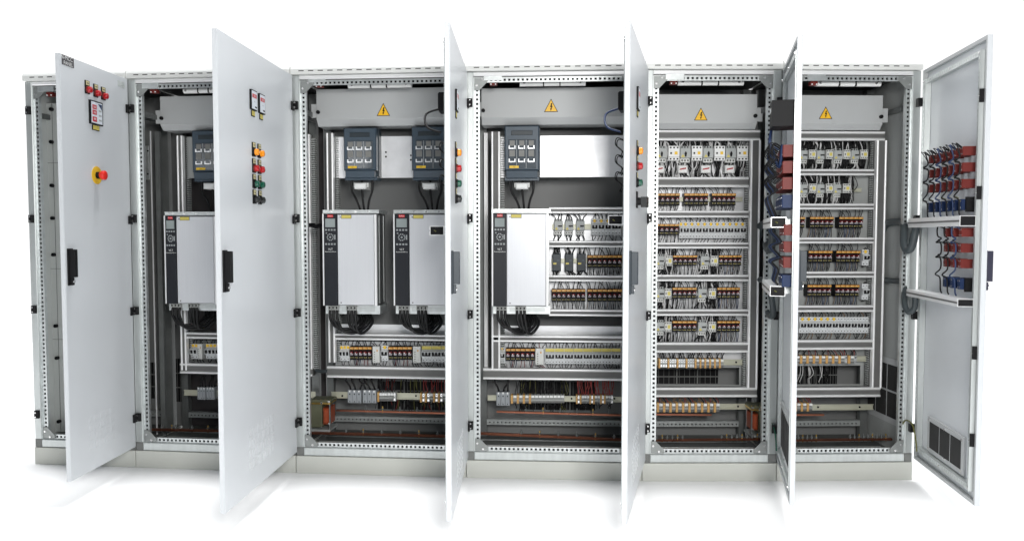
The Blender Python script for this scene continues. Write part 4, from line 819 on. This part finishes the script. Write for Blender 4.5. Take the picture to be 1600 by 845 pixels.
for i in range(6):
    dr, o, Rm, w = DOORINFO[i]
    # tubular inner frame with holes
    m = MB(); a0, a1, z0, z1 = 0.045, w-(0.022 if i < 5 else 0.030), ZB+0.06, ZT-0.06; t = 0.024; pn = 0.0 if i < 5 else 0.010
    for x in (a0, a1-t):
        m.box(x, x+t, -0.002-pn, 0.018, z0, z1, 'frame_steel'); m.perf((x, -0.0035-pn, z0), (0, 0, 1), (1, 0, 0), (0, -1, 0), z1-z0, t, 'galv', dep=0.0003)
    m.box(a1+0.0005, a1+0.006, -0.0045-pn*1.5, 0.018, z0, z1, 'frame_steel')
    for z in (z0-0.002, z1-t+0.002):
        m.box(a0+t, a1-t, -0.001-pn*0.6, 0.018, z, z+t, 'frame_steel'); m.perf((a0+t, -0.0025-pn*0.6, z), (1, 0, 0), (0, 0, 1), (0, -1, 0), a1-a0-2*t, t, 'galv', dep=0.0003)
    for x in (a0+t/2, (a0+a1)/2, a1-t/2):
        for z in (z0+t/2, z1-t/2): m.cyl((x, -0.004-pn, z), (0, -1, 0), 0.006, 0.005, 'screw', 8)
    m.build('inner_frame', dr)
    # latch strikes along the free edge
    for z in ([DP(5, 1540, v, -0.01)[1] for v in (147, 300, 557, 700)] if i == 5 else []):
        m = MB(); m.box(w-0.0225, w-0.0175, -0.020, 0.0, z-0.03, z+0.03, 'black'); m.cyl((w-0.021, -0.021, z), (0, -1, 0), 0.003, 0.004, 'screw', 8); m.build('latch_strike', dr)
    # hinges
    for v in (163, 343, 490.5, 664):
        z = P(3, 735, v, 0).z; m = MB(); m.bbox(-0.006, 0.03, TH, TH+0.010, z-0.024, z+0.024, 'black', 0.003); m.box(-0.010, 0.022, -0.028, -0.001, z-0.022, z+0.022, 'black'); m.build('hinge', dr)
    # handle on the outside
    z = DP(1, 347, 424, TH)[1]; hz = 0.093; m = MB()
    hm = ['black', 'black', 'bluegrey_handle', 'bluegrey_handle', 'bluegrey_handle', 'purple_handle'][i]
    m.box(w-0.056, w-0.014, TH, TH+0.008, z-hz, z+hz, hm)
    m.prism([(w-0.051, TH+0.008), (w-0.019, TH+0.008), (w-0.021, TH+0.036), (w-0.047, TH+0.036)], 'z', z-hz*0.55, z+hz*0.95, hm)
    m.prism([(w-0.047, TH+0.008), (w-0.023, TH+0.008), (w-0.025, TH+0.020), (w-0.043, TH+0.020)], 'z', z-hz*0.98, z-hz*0.58, hm); m.cyl((w-0.035, TH+0.02, z-hz*0.78), (0, 1, 0), 0.008, 0.004, 'screw', 10)
    m.build('handle', dr, bevel=0.002)
def pilot(i, u, z, colr, cat='pilot_lamp'):
    dr = DOORINFO[i][0]; m = MB(); m.box(u-0.019, u+0.019, TH, TH+0.005, z-0.026, z+0.042, 'black'); m.box(u-0.014, u+0.014, TH+0.005, TH+0.0062, z+0.018, z+0.040, 'tag_cream')
    m.box(u-0.009, u+0.009, TH+0.0061, TH+0.0066, z+0.026, z+0.031, 'alu_mid')
    m.cyl((u, TH+0.005, z-0.005), (0, 1, 0), 0.019, 0.007, 'black' if colr != 'lamp_red' else 'block_red', 16); m.cyl((u, TH+0.012, z-0.005), (0, 1, 0), 0.017, 0.012, colr, 16, 0.016); m.dome((u, TH+0.024, z-0.005), (0, 1, 0), 0.016, 0.006, colr, 16)
    o = m.build(cat, dr); return o
def meter(i, u, z, hw, hh, style):
    dr = DOORINFO[i][0]; m = MB(); m.box(u-hw, u+hw, TH, TH+0.010, z-hh, z+hh, 'black'); m.box(u-hw*0.86, u+hw*0.86, TH+0.010, TH+0.0112, z-hh*0.9, z+hh*0.9, 'meter_face')
    if style == 'digits':
        # door is read from outside, so its left lies at +u
        for zc in (0.45, 0.0): m.box(u+hw*0.05, u+hw*0.72, TH+0.0112, TH+0.0118, z+hh*(zc-0.18), z+hh*(zc+0.2), 'meter_red')
        m.box(u+hw*0.05, u+hw*0.72, TH+0.0112, TH+0.0118, z-hh*0.78, z-hh*0.36, 'meter_red')
        for k in range(4): m.text('888', hh*0.24, (u+hw*0.38, TH+0.0122, z+hh*(0.45-0.45*min(k, 1)-0.55*max(0, k-1))), (-1, 0, 0), (0, 0, 1), 'white') if k < 3 else None
        for k in range(3): m.box(u-hw*0.72, u-hw*0.3, TH+0.0112, TH+0.0118, z-hh*0.65+k*hh*0.4, z-hh*0.5+k*hh*0.4, 'device_grey')
        m.prism([(u-hw*0.8, z+hh*0.8), (u-hw*0.2, z+hh*0.8), (u-hw*0.8, z+hh*0.3)], 'y', TH+0.0112, TH+0.0118, 'w_blue')
    else:
        m.box(u-hw*0.7, u+hw*0.75, TH+0.0112, TH+0.0118, z+hh*0.22, z+hh*0.6, 'meter_red'); m.text('000', hh*0.3, (u, TH+0.0122, z+hh*0.4), (-1, 0, 0), (0, 0, 1), 'white')
        m.text('A', hh*0.3, (u, TH+0.0122, z-hh*0.15), (-1, 0, 0), (0, 0, 1), 'alu_mid'); m.box(u-hw*0.75, u-hw*0.1, TH+0.0112, TH+0.0118, z-hh*0.75, z-hh*0.6, 'w_black')
    m.box(u-hw*0.55, u+hw*0.55, TH, TH+0.004, z-hh-0.030, z-hh-0.002, 'black'); m.box(u-hw*0.5, u+hw*0.48, TH+0.004, TH+0.005, z-hh-0.026, z-hh-0.004, 'label_yellow')
    return m.build('panel_meter', dr)
# door 1
for (u, v) in ((138.5, 139), (151.8, 144.5), (163.6, 149)): x, z = DP(0, u, v, TH+0.01); pilot(0, x, z, 'lamp_red')
xa, _ = DP(0, 141.5, 177, TH+0.01); xb, _ = DP(0, 160.8, 177, TH+0.01); xc, zc = DP(0, 151, 177, TH+0.01); meter(0, (xa+xb)/2, zc, abs(xa-xb)/2, 0.062, 'digits')
x, z = DP(0, 151, 274, TH); m = MB(); m.cyl((x, TH, z), (0, 1, 0), 0.047, 0.003, 'yellow', 28); m.cyl((x, TH+0.003, z), (0, 1, 0), 0.018, 0.020, 'black', 18); m.cyl((x, TH+0.023, z), (0, 1, 0), 0.020, 0.010, 'estop_red', 20, 0.025); m.cyl((x, TH+0.033, z), (0, 1, 0), 0.025, 0.012, 'estop_red', 20); m.dome((x, TH+0.045, z), (0, 1, 0), 0.025, 0.008, 'estop_red', 20)
m.build('emergency_stop', DOORINFO[0][0])
xa, za = DP(0, 96.5, 95, TH); xb, zb_ = DP(0, 114.5, 97, TH); za = DP(0, 105, 88.5, TH)[1]; zb_ = DP(0, 105, 103.5, TH)[1]
m = MB(); m.box(xa, xb, TH, TH+0.003, zb_, za, 'name_black'); xm = (xa+xb)/2; zm = (za+zb_)/2
m.text('N-MCC 1', 0.030, (xm, TH+0.0034, zm+0.012), (-1, 0, 0), (0, 0, 1), 'white'); m.text('PANEL', 0.026, (xm, TH+0.0034, zm-0.014), (-1, 0, 0), (0, 0, 1), 'white'); m.build('nameplate', DOORINFO[0][0])
m = MB(); xa = DP(0, 184, 131, TH)[0]; xb = DP(0, 194.5, 134, TH)[0]; zc = DP(0, 188, 130.5, TH)[1]; m.box(xa, xb, TH, TH+0.002, zc-0.02, zc+0.012, 'galv'); m.build('edge_bracket', DOORINFO[0][0])
def vent(i, uc, vc, nx, nz, sz, pitch):
    x, z = DP(i, uc, vc, TH); m = MB()
    for a in range(nx):
        for c in range(nz): X = x+(a-(nx-1)/2)*pitch; Z = z+(c-(nz-1)/2)*pitch*0.92; m.bbox_n(X-sz/2, X+sz/2, TH, TH+0.0006, Z-sz/2, Z+sz/2, 'vent_white')
    m.build('vent_grille', DOORINFO[i][0])
mat('vent_white', (0.672, 0.698, 0.72), 0.26)
MB.bbox_n = lambda s, x0, x1, y0, y1, z0, z1, m: s.box(x0, x1, y0, y1, z0, z1, m)
vent(0, 160, 668, 5, 4, 0.034, 0.052); vent(1, 410, 688, 6, 4, 0.040, 0.058); vent(2, 719, 712, 6, 4, 0.040, 0.058); vent(3, 993, 708, 6, 4, 0.040, 0.058)
# door 2, 3, 4 : meters and lamps
x, z = DP(1, 397.5, 157, TH+0.01); meter(1, x, z, 0.036, 0.048, 'amp'); x, z = DP(1, 410.2, 163, TH+0.01); meter(1, x, z, 0.036, 0.048, 'amp')
X1 = DP(1, 400.5, 238, TH+0.015)[0]; X2 = DP(1, 409, 240, TH+0.015)[0]
ROWS = [('lamp_orange', 237.5), ('lamp_red', 262.5), ('lamp_green', 286.5), ('lamp_black', 310.5)]
for c, v in ROWS:
    z = DP(1, 405, v, TH+0.015)[1]
    for X in (X1, X2): pilot(1, X, z, c, 'pilot_lamp' if c != 'lamp_black' else 'push_button')
xm_, zm_ = DP(2, 715.3, 158, TH+0.01); meter(2, xm_, zm_, 0.036, 0.048, 'amp')
xl = DP(2, 716.5, 236, TH+0.015)[0]
for (c, _), v in zip(ROWS, (236, 261, 284.5, 308.5)): pilot(2, xl, DP(2, 716, v, TH+0.015)[1], c, 'pilot_lamp' if c != 'lamp_black' else 'push_button')
xm_, zm_ = DP(3, 999, 155, TH+0.01); meter(3, xm_, zm_, 0.036, 0.052, 'amp')
xl = DP(3, 1000, 236, TH+0.015)[0]
for (c, _), v in zip(ROWS[:3], (234, 258, 284)): pilot(3, xl, DP(3, 1000, v, TH+0.015)[1], c)
z = DP(3, 1000, 315, TH+0.015)[1]; m = MB(); m.box(xl-0.02, xl+0.02, TH, TH+0.006, z-0.03, z+0.045, 'black'); m.cyl((xl, TH+0.006, z), (0, 1, 0), 0.018, 0.02, 'black', 14)
m.prism([(xl-0.028, TH+0.022), (xl+0.02, TH+0.022), (xl+0.026, TH+0.05), (xl-0.02, TH+0.055)], 'z', z-0.028, z+0.02, 'lamp_black'); m.build('selector_switch', DOORINFO[3][0])

# inner-face equipment: contact blocks behind the lamps, meter bodies, cable arms
def contact_block(i, x, z, n0, col, wdt=0.030, hgt=0.040, dep=0.035):
    m = MB(); m.bbox(x-wdt/2, x+wdt/2, n0-dep, 0.019, z-hgt/2, z+hgt/2, col, 0.003)
    for a in (-0.008, 0.008): m.cyl((x+a, n0-dep, z+hgt*0.3), (0, -1, 0), 0.003, 0.0015, 'screw', 6); m.cyl((x+a, n0-dep, z-hgt*0.3), (0, -1, 0), 0.003, 0.0015, 'screw', 6)
    m.build('contact_block', DOORINFO[i][0])
def arm(i, x0, x1, z, nf, hh=0.021, capped=False):
    m = MB(); y0, y1 = nf-0.068, nf
    t = 0.003
    for (a, b_, c, d_) in ((y0, y0+t, z-hh, z+hh), (y1-t, y1, z-hh, z+hh), (y0+t, y1-t, z-hh, z-hh+t), (y0+t, y1-t, z+hh-t, z+hh)): m.box(x0, x1, a, b_, c, d_, 'alu')
    m.box(x0, x1-0.002, y0-0.002, y0-0.0004, z-0.004, z+0.004, 'alu_mid'); m.box(x0+0.001, x1-(0.012 if not capped else -0.002), y0+t, y1-t, z-hh+t, z+hh-t, 'black')
    m.box(x0+0.3*(x1-x0), x0+0.3*(x1-x0)+0.02, y1, 0.019, z-0.015, z+0.015, 'galv'); m.box(x1-0.08, x1-0.06, y1, 0.019, z-0.015, z+0.015, 'galv')
    m.tube(smooth_path([(x1-0.03, y0+0.02, z-0.006), (x1-0.008, y0+0.022, z+0.002), (x1-0.004, y0+0.03, z-0.004)], 3), 0.003, 'w_yellow', 6); m.build('cable_arm', DOORINFO[i][0])
def door_wires(i, pts, r, col, name='door_wiring'):
    m = MB(); m.tube(smooth_path(pts, 5), r, col, 7); m.build(name, DOORINFO[i][0])
# door 6 (seen from inside)
def q6(u, v, n=0.0): return DP(5, u, v, n)
rowsz = [q6(1517, v)[1] for v in (236.5, 261.5, 287)]; bz = q6(1517, 319.5)[1]
xs6 = [q6(1467+10.2*k, 250)[0] for k in range(6)]
for r_, z in enumerate(rowsz):
    for k, x in enumerate(xs6): contact_block(5, x, z, 0.0, 'block_red', 0.030 if k < 5 else 0.036, 0.042, 0.045)
for k, x in enumerate(xs6): contact_block(5, x, bz, 0.0, 'block_blue', 0.032, 0.05, 0.045)
m = MB(); x = xs6[5]; m.box(x+0.018, x+0.032, -0.03, 0.019, bz-0.035, bz+0.035, 'black'); m.build('block_carrier', DOORINFO[5][0])
a6 = (DP(5, 1430, 349, -0.05)[0], DP(5, 1524, 344, -0.02)[0])
arm(5, a6[0], a6[1], DP(5, 1500, 345.5, -0.06)[1], -0.018, 0.024, True)
arm(5, a6[0], a6[1], DP(5, 1500, 472.0, -0.06)[1], -0.018, 0.018, True)
zarm = DP(5, 1500, 345.5, -0.09)[1]; zarm2 = DP(5, 1500, 472.5, -0.09)[1]
for k, x in enumerate(xs6[:6]):
    col = 'w_black' if k % 3 else 'w_black'; x_ = x+0.018
    rp = random.Random(k); pts = [(x, -0.04, rowsz[0]+0.015), (x+0.018, -0.075, rowsz[0]+0.035), (x+0.028, -0.07, rowsz[0]+0.01)]
    for c in range(3):
        zt_ = rowsz[c]; zn = rowsz[c+1] if c < 2 else bz
        pts += [(x_+0.004, -0.06, zt_-0.028), (x_-0.018, -0.072, (zt_+zn)/2-0.01), (x_+0.006, -0.06, zn+0.02)]
    pts += [(x_, -0.055, bz-0.04), (x_, -0.05, zarm+0.03)]
    door_wires(5, pts, 0.0034, 'w_black' if k not in (2, 4) else 'w_blue')
    door_wires(5, [(x, -0.04, rowsz[0]+0.012), (x-0.015, -0.08, rowsz[0]+0.04), (x-0.03, -0.06, rowsz[0]+0.02), (x-0.025, -0.045, rowsz[0]-0.01)], 0.002, 'w_black')
    for c in (1, 2): door_wires(5, [(x, -0.04, rowsz[c]+0.012), (x-0.013, -0.07, rowsz[c]+0.034), (x_, -0.062, rowsz[c]+0.04)], 0.0022, 'w_black')
    door_wires(5, [(x+0.008, -0.04, bz+0.012), (x-0.004, -0.07, bz+0.038), (x_, -0.058, bz+0.03)], 0.0022, 'w_yellow' if k % 2 else 'w_black')
rowsz2 = [q6(1517, v)[1] for v in (363, 387.5, 412)]; bz2 = q6(1517, 444)[1]; xs2 = [q6(u, 380)[0] for u in (1492, 1503.5, 1516)]
for r_, z in enumerate(rowsz2):
    for k, x in enumerate(xs2): contact_block(5, x, z, 0.0, 'block_red', 0.034, 0.042, 0.045)
for k, x in enumerate(xs2[:3]): contact_block(5, x, bz2, 0.0, 'block_blue', 0.036, 0.05, 0.045)
m = MB(); x = xs2[2]; m.box(x+0.02, x+0.034, -0.03, 0.019, bz2-0.035, bz2+0.03, 'black'); m.build('block_carrier', DOORINFO[5][0])
for k, x in enumerate(xs2[:3]):
    x_ = x-0.02; pts = [(x, -0.035, rowsz2[0]+0.012), (x-0.02, -0.07, rowsz2[0]+0.03), (x-0.026, -0.07, rowsz2[0]-0.015)]
    for c in range(3):
        zn = rowsz2[c+1] if c < 2 else bz2; pts += [(x_+0.012, -0.06, rowsz2[c]-0.03), (x_-0.022, -0.07, (rowsz2[c]+zn)/2-0.012), (x_+0.008, -0.06, zn+0.02)]
    pts += [(x_+0.006, -0.055, bz2-0.04), (x_+0.01, -0.05, zarm2+0.02)]
    door_wires(5, pts, 0.0036, 'w_black' if k != 2 else 'w_blue')
    for c in (1, 2): door_wires(5, [(x, -0.035, rowsz2[c]+0.012), (x-0.013, -0.07, rowsz2[c]+0.034), (x_, -0.062, rowsz2[c]+0.04)], 0.0022, 'w_black')
# filter grilles on the inner face of doors 5 and 6
def filt(i, pts):
    q = [DP(i, u, v, 0.01) for u, v in pts]; x0 = (q[0][0]+q[3][0])/2; x1 = (q[1][0]+q[2][0])/2; z1 = (q[0][1]+q[1][1])/2; z0 = (q[2][1]+q[3][1])/2
    if x0 > x1: x0, x1 = x1, x0
    m = MB(); m.box(x0, x1, 0.008, 0.019, z0, z1, 'door_inner'); n = 3; W_ = (x1-x0)
    for k in range(n): a = x0+W_*0.06+k*W_*0.88/n; m.box(a+W_*0.012, a+W_*0.88/n-W_*0.012, 0.0065, 0.009, z0+(z1-z0)*0.13, z1-(z1-z0)*0.13, 'filter')
    for a in (0.05, 0.5, 0.95):
        for z in (z0+0.018, z1-0.018): m.cyl((x0+W_*a, 0.008, z), (0, -1, 0), 0.007, 0.005, 'screw', 8)
    m.build('filter_grille', DOORINFO[i][0])
filt(5, [(1450.5, 651), (1508, 681.7), (1505, 741), (1448.6, 705)])
x0_, x1_ = 0.13, 0.62
dr5 = DOORINFO[4][0]; z1_ = ZB+0.30; m = MB(); m.box(x0_, x1_, 0.008, 0.019, ZB+0.09, ZB+0.36, 'door_inner')
for k in range(3): a = x0_+0.03+k*0.145; m.box(a+0.006, a+0.139, 0.0065, 0.009, ZB+0.125, ZB+0.325, 'filter')
for a in (x0_+0.02, (x0_+x1_)/2, x1_-0.02):
    for z in (ZB+0.107, ZB+0.343): m.cyl((a, 0.008, z), (0, -1, 0), 0.007, 0.005, 'screw', 8)
m.build('filter_grille', dr5)
# door 5 inner equipment
def q5(u, v, n=-0.03): return DP(4, u, v, n)
w5d = DOORINFO[4][3]
def meter_body(i, x, z, n0=0.0, dep=0.09, hx=0.048, hz=0.055):
    m = MB(); m.bbox(x-hx, x+hx, -dep, 0.019, z-hz, z+hz, 'black', 0.006); m.box(x-hx*0.7, x+hx*0.3, -dep-0.001, -dep+0.001, z+hz*0.35, z+hz*0.62, 'white')
    for k in range(4): m.cyl((x-hx-0.001, -0.02-0.016*k, z+hz*0.35-hz*0.22*k), (-1, 0, 0), 0.010, 0.014, 'block_red', 8)
    m.build('meter_body', DOORINFO[i][0])
zmb = [DP(4, 1222, v, -0.05)[1] for v in (140, 182)]
m = MB(); x1_ = w5d-0.05; x0_ = x1_-0.16; zA, zB_ = DP(4, 1222, 182, -0.08)[1], DP(4, 1222, 139, -0.08)[1]
m.prism([(x0_, 0.019), (x0_, -0.075), (x0_+0.02, -0.10), (x1_, -0.10), (x1_, 0.019)], 'z', zA, zB_, 'black'); m.box(x0_+0.03, x0_+0.11, -0.1012, -0.0995, zA+(zB_-zA)*0.62, zA+(zB_-zA)*0.78, 'white')
for k in range(4): m.cyl((x0_-0.002, -0.01-0.02*k, zA+(zB_-zA)*(0.25+0.12*k)), (-1, 0, 0), 0.011, 0.018, 'block_red', 8)
m.build('meter_body', dr5)
rz5 = [DP(4, 1230, v, -0.03)[1] for v in (236, 261, 286)]; bz5 = DP(4, 1230, 314, -0.03)[1]
xs5 = [w5d-0.078-0.066*(5-k) for k in range(6)]
for z in rz5:
    for x in xs5: contact_block(4, x, z, 0.0, 'block_red', 0.05, 0.055, 0.05)
for x in xs5: contact_block(4, x, bz5, 0.0, 'block_blue', 0.045, 0.06, 0.05)
rzb = [DP(4, 1230, v, -0.03)[1] for v in (359, 386, 411)]; bzb = DP(4, 1230, 441, -0.03)[1]
for z in rzb:
    for x in xs5[2:]: contact_block(4, x, z, 0.0, 'block_red', 0.05, 0.05, 0.04)
for x in xs5[3:]: contact_block(4, x, bzb, 0.0, 'block_blue', 0.05, 0.055, 0.045)
za5 = DP(4, 1220, 344.5, -0.09)[1]; zb5 = DP(4, 1220, 469, -0.09)[1]
a5x = w5d-0.06
arm(4, 0.10, a5x, za5, -0.028, 0.024); arm(4, 0.10, a5x, zb5, -0.028, 0.024)
rr = random.Random(5)
for k, x in enumerate(xs5):
    pts = [(x, -0.055, rz5[0]+0.02), (x-0.02, -0.085, rz5[0]+0.04), (x-0.03, -0.09, rz5[0])]
    for c in range(3): pts += [(x-0.01, -0.075, rz5[c]-0.03), (x-0.028, -0.10, rz5[c]-0.06)]
    pts += [(x-0.02, -0.08, bz5-0.04), (x-0.01, -0.07, za5+0.03)]; door_wires(4, pts, 0.004, 'w_black' if k % 3 else 'w_blue')
    for c in range(3): door_wires(4, [(x, -0.05, rz5[c]+0.018), (x-0.02, -0.10, rz5[c]+0.045), (x-0.04, -0.10, rz5[c]+0.01), (x-0.02, -0.06, rz5[c]-0.03)], 0.0024, 'w_black')
    if k > 1:
        pts = []
        for c in range(3): pts += [(x, -0.05, rzb[c]+0.02), (x-0.03, -0.085, rzb[c]), (x-0.01, -0.06, rzb[c]-0.035)]
        pts += [(x-0.012, -0.07, bzb), (x, -0.06, zb5+0.03)]; door_wires(4, pts, 0.005, 'w_black' if k % 2 else 'w_blue')
for k in range(2):
    x = x0_-0.02; door_wires(4, [(x, -0.05-0.02*k, zA+0.06), (x-0.07-0.05*k, -0.08, zA+0.03), (x-0.05-0.04*k, -0.09, zA-0.05), (x+0.05, -0.08, zA-0.11), (x+0.10+0.04*k, -0.06, zA-0.18), (x+0.12+0.04*k, -0.05, rz5[0]+0.03)], 0.007, 'block_blue')
# doors 2-4: inner side seen only past the free edge
for i in (1, 2, 3):
    wd_ = DOORINFO[i][3]; zt_ = [DP(3, 1000, v, 0.0)[1] for v in (236, 261, 286, 312)]; za_ = 1.442
    xl_ = [0.30, 0.36] if i != 3 else [0.45, 0.51]
    meter_body(i, wd_*0.45, 2.02, dep=0.085, hz=0.045)
    m = MB(); m.tube(smooth_path([(wd_*0.45-0.04, -0.08, 2.00), (wd_*0.45-0.02, -0.15, 1.97), (wd_*0.45+0.03, -0.14, 1.90), (wd_*0.45+0.05, -0.07, 1.87)], 5), 0.0055, 'w_black' if i != 3 else 'w_blue', 8); m.build('door_wiring', DOORINFO[i][0])
    for c, z in enumerate(zt_[:3]):
        for x in xl_:
            contact_block(i, x, z, 0.0, 'block_red', 0.034, 0.045, 0.045)
            m = MB(); m.tube(smooth_path([(x, -0.045, z+0.02), (x-0.01, -0.085, z+0.035), (x+0.01, -0.09, z), (x, -0.06, z-0.03), (x, -0.07, z-0.06)], 4), 0.0028, 'w_black', 6); m.build('door_wiring', DOORINFO[i][0])
    arm(i, 0.15, wd_*0.62, za_ + (0 if i == 3 else -0.05), -0.045, 0.022)

# ------------------------------------------------------------------ hoses from rack to door arms
def hose(b, pts, r, label):
    m = MB(); m.tube(smooth_path([W(b, p) for p in pts], 8), r, 'hose', 12); o = m.build('cable_hose'); tag(o, label, 'hose', 'grey cable hoses to the doors'); return o
def door_pt(i, x, n, z):
    dr, o, Rm, w = DOORINFO[i]; return o+Rm @ Vector((x, n, z))
def loc_of(b, p):
    B = BAY[b]; q = p-B['o']; return Vector((q.dot(B['ex']), q.dot(B['ey']), p.z))
def hose_to(b, start, mids, door, x, n, z, r, label):
    e_ = loc_of(b, door_pt(door, x, n, z)); hose(b, [P(b, *s) for s in [start]+mids]+[e_], r, label)
hose_to(5, (1387, 384, 0.40), [(1385, 366, 0.34), (1384, 351, 0.29), (1392, 347.5, 0.22), (1405, 347, 0.12), (1412, 350, 0.05), (1412.5, 364, 0.00), (1412.5, 382, -0.03), (1417.5, 391, -0.06), (1425, 384, -0.09)], 5, a6[0]+0.02, -0.05, zarm-0.01, 0.0205, 'thick grey hose looping to the upper arm of the far right door')
hose_to(5, (1381, 437, 0.29), [(1394, 438.5, 0.2), (1410, 439.5, 0.10), (1415, 443, 0.05), (1413.5, 458, 0.01), (1414, 476, -0.03), (1419.5, 487, -0.06), (1429, 481, -0.09)], 5, a6[0]+0.02, -0.05, zarm2-0.01, 0.0155, 'thinner grey hose looping to the lower arm of the far right door')
hose_to(4, (1186, 372, 0.36), [(1186, 356, 0.28), (1196, 350, 0.18), (1201, 360, 0.08), (1198, 385, 0.02), (1204, 389, -0.05), (1207, 370, -0.09)], 4, 0.10, -0.06, za5, 0.021, 'thick dark hose looping to the upper arm of the fifth cabinet door')
hose_to(4, (1184, 437, 0.28), [(1196, 438, 0.18), (1200, 450, 0.10), (1199, 484, 0.04), (1205, 494, -0.03), (1208, 484, -0.07)], 4, 0.10, -0.06, zb5, 0.017, 'thinner dark hose looping to the lower arm of the fifth cabinet door')
m = MB(); m.tube(smooth_path([W(2, P(2, 494, 578, 0.34)), W(2, P(2, 503, 580, 0.30)), W(2, P(2, 512, 579, 0.27))], 6), 0.011, 'hose', 10); tag(m.build('cable_hose'), 'short horizontal hose at the left lower rail of the third cabinet', 'hose', 'grey cable hoses to the doors')
m = MB(); m.tube(smooth_path([W(2, P(2, 477, 352, 0.20)), W(2, P(2, 488, 352, 0.17)), W(2, P(2, 494, 354, 0.15)), W(2, P(2, 501, 352, 0.14))], 6), 0.013, 'black', 10); tag(m.build('cable_hose'), 'short black hose left of the left inverter in the third cabinet', 'hose', 'grey cable hoses to the doors')
# earth wires
def earth(b, pts, d, label, cols=('w_yellow',)):
    m = MB(); m.tube(smooth_path([W(b, P(b, *p)) for p in pts], 8), 0.004, cols[0], 8); tag(m.build('earth_wire'), label, 'wire', 'earth wires to the doors')
earth(5, [(1411, 678, 0.05), (1410, 664, 0.03), (1416, 656, -0.02), (1426, 664, -0.08), (1431, 688, -0.12), (1432.5, 705, -0.14)], 0, 'yellow green earth wire arching to the far right door')
m = MB(); m.tube(smooth_path([W(4, P(4, *p)) for p in [(1205, 660, 0.02), (1208, 664, -0.02), (1211, 676, -0.06), (1212.5, 690, -0.08), (1213, 704, -0.09)]], 8), 0.004, 'lamp_green', 8); tag(m.build('earth_wire'), 'green earth wire to the fifth cabinet door beside the transformer', 'wire', 'earth wires to the doors')
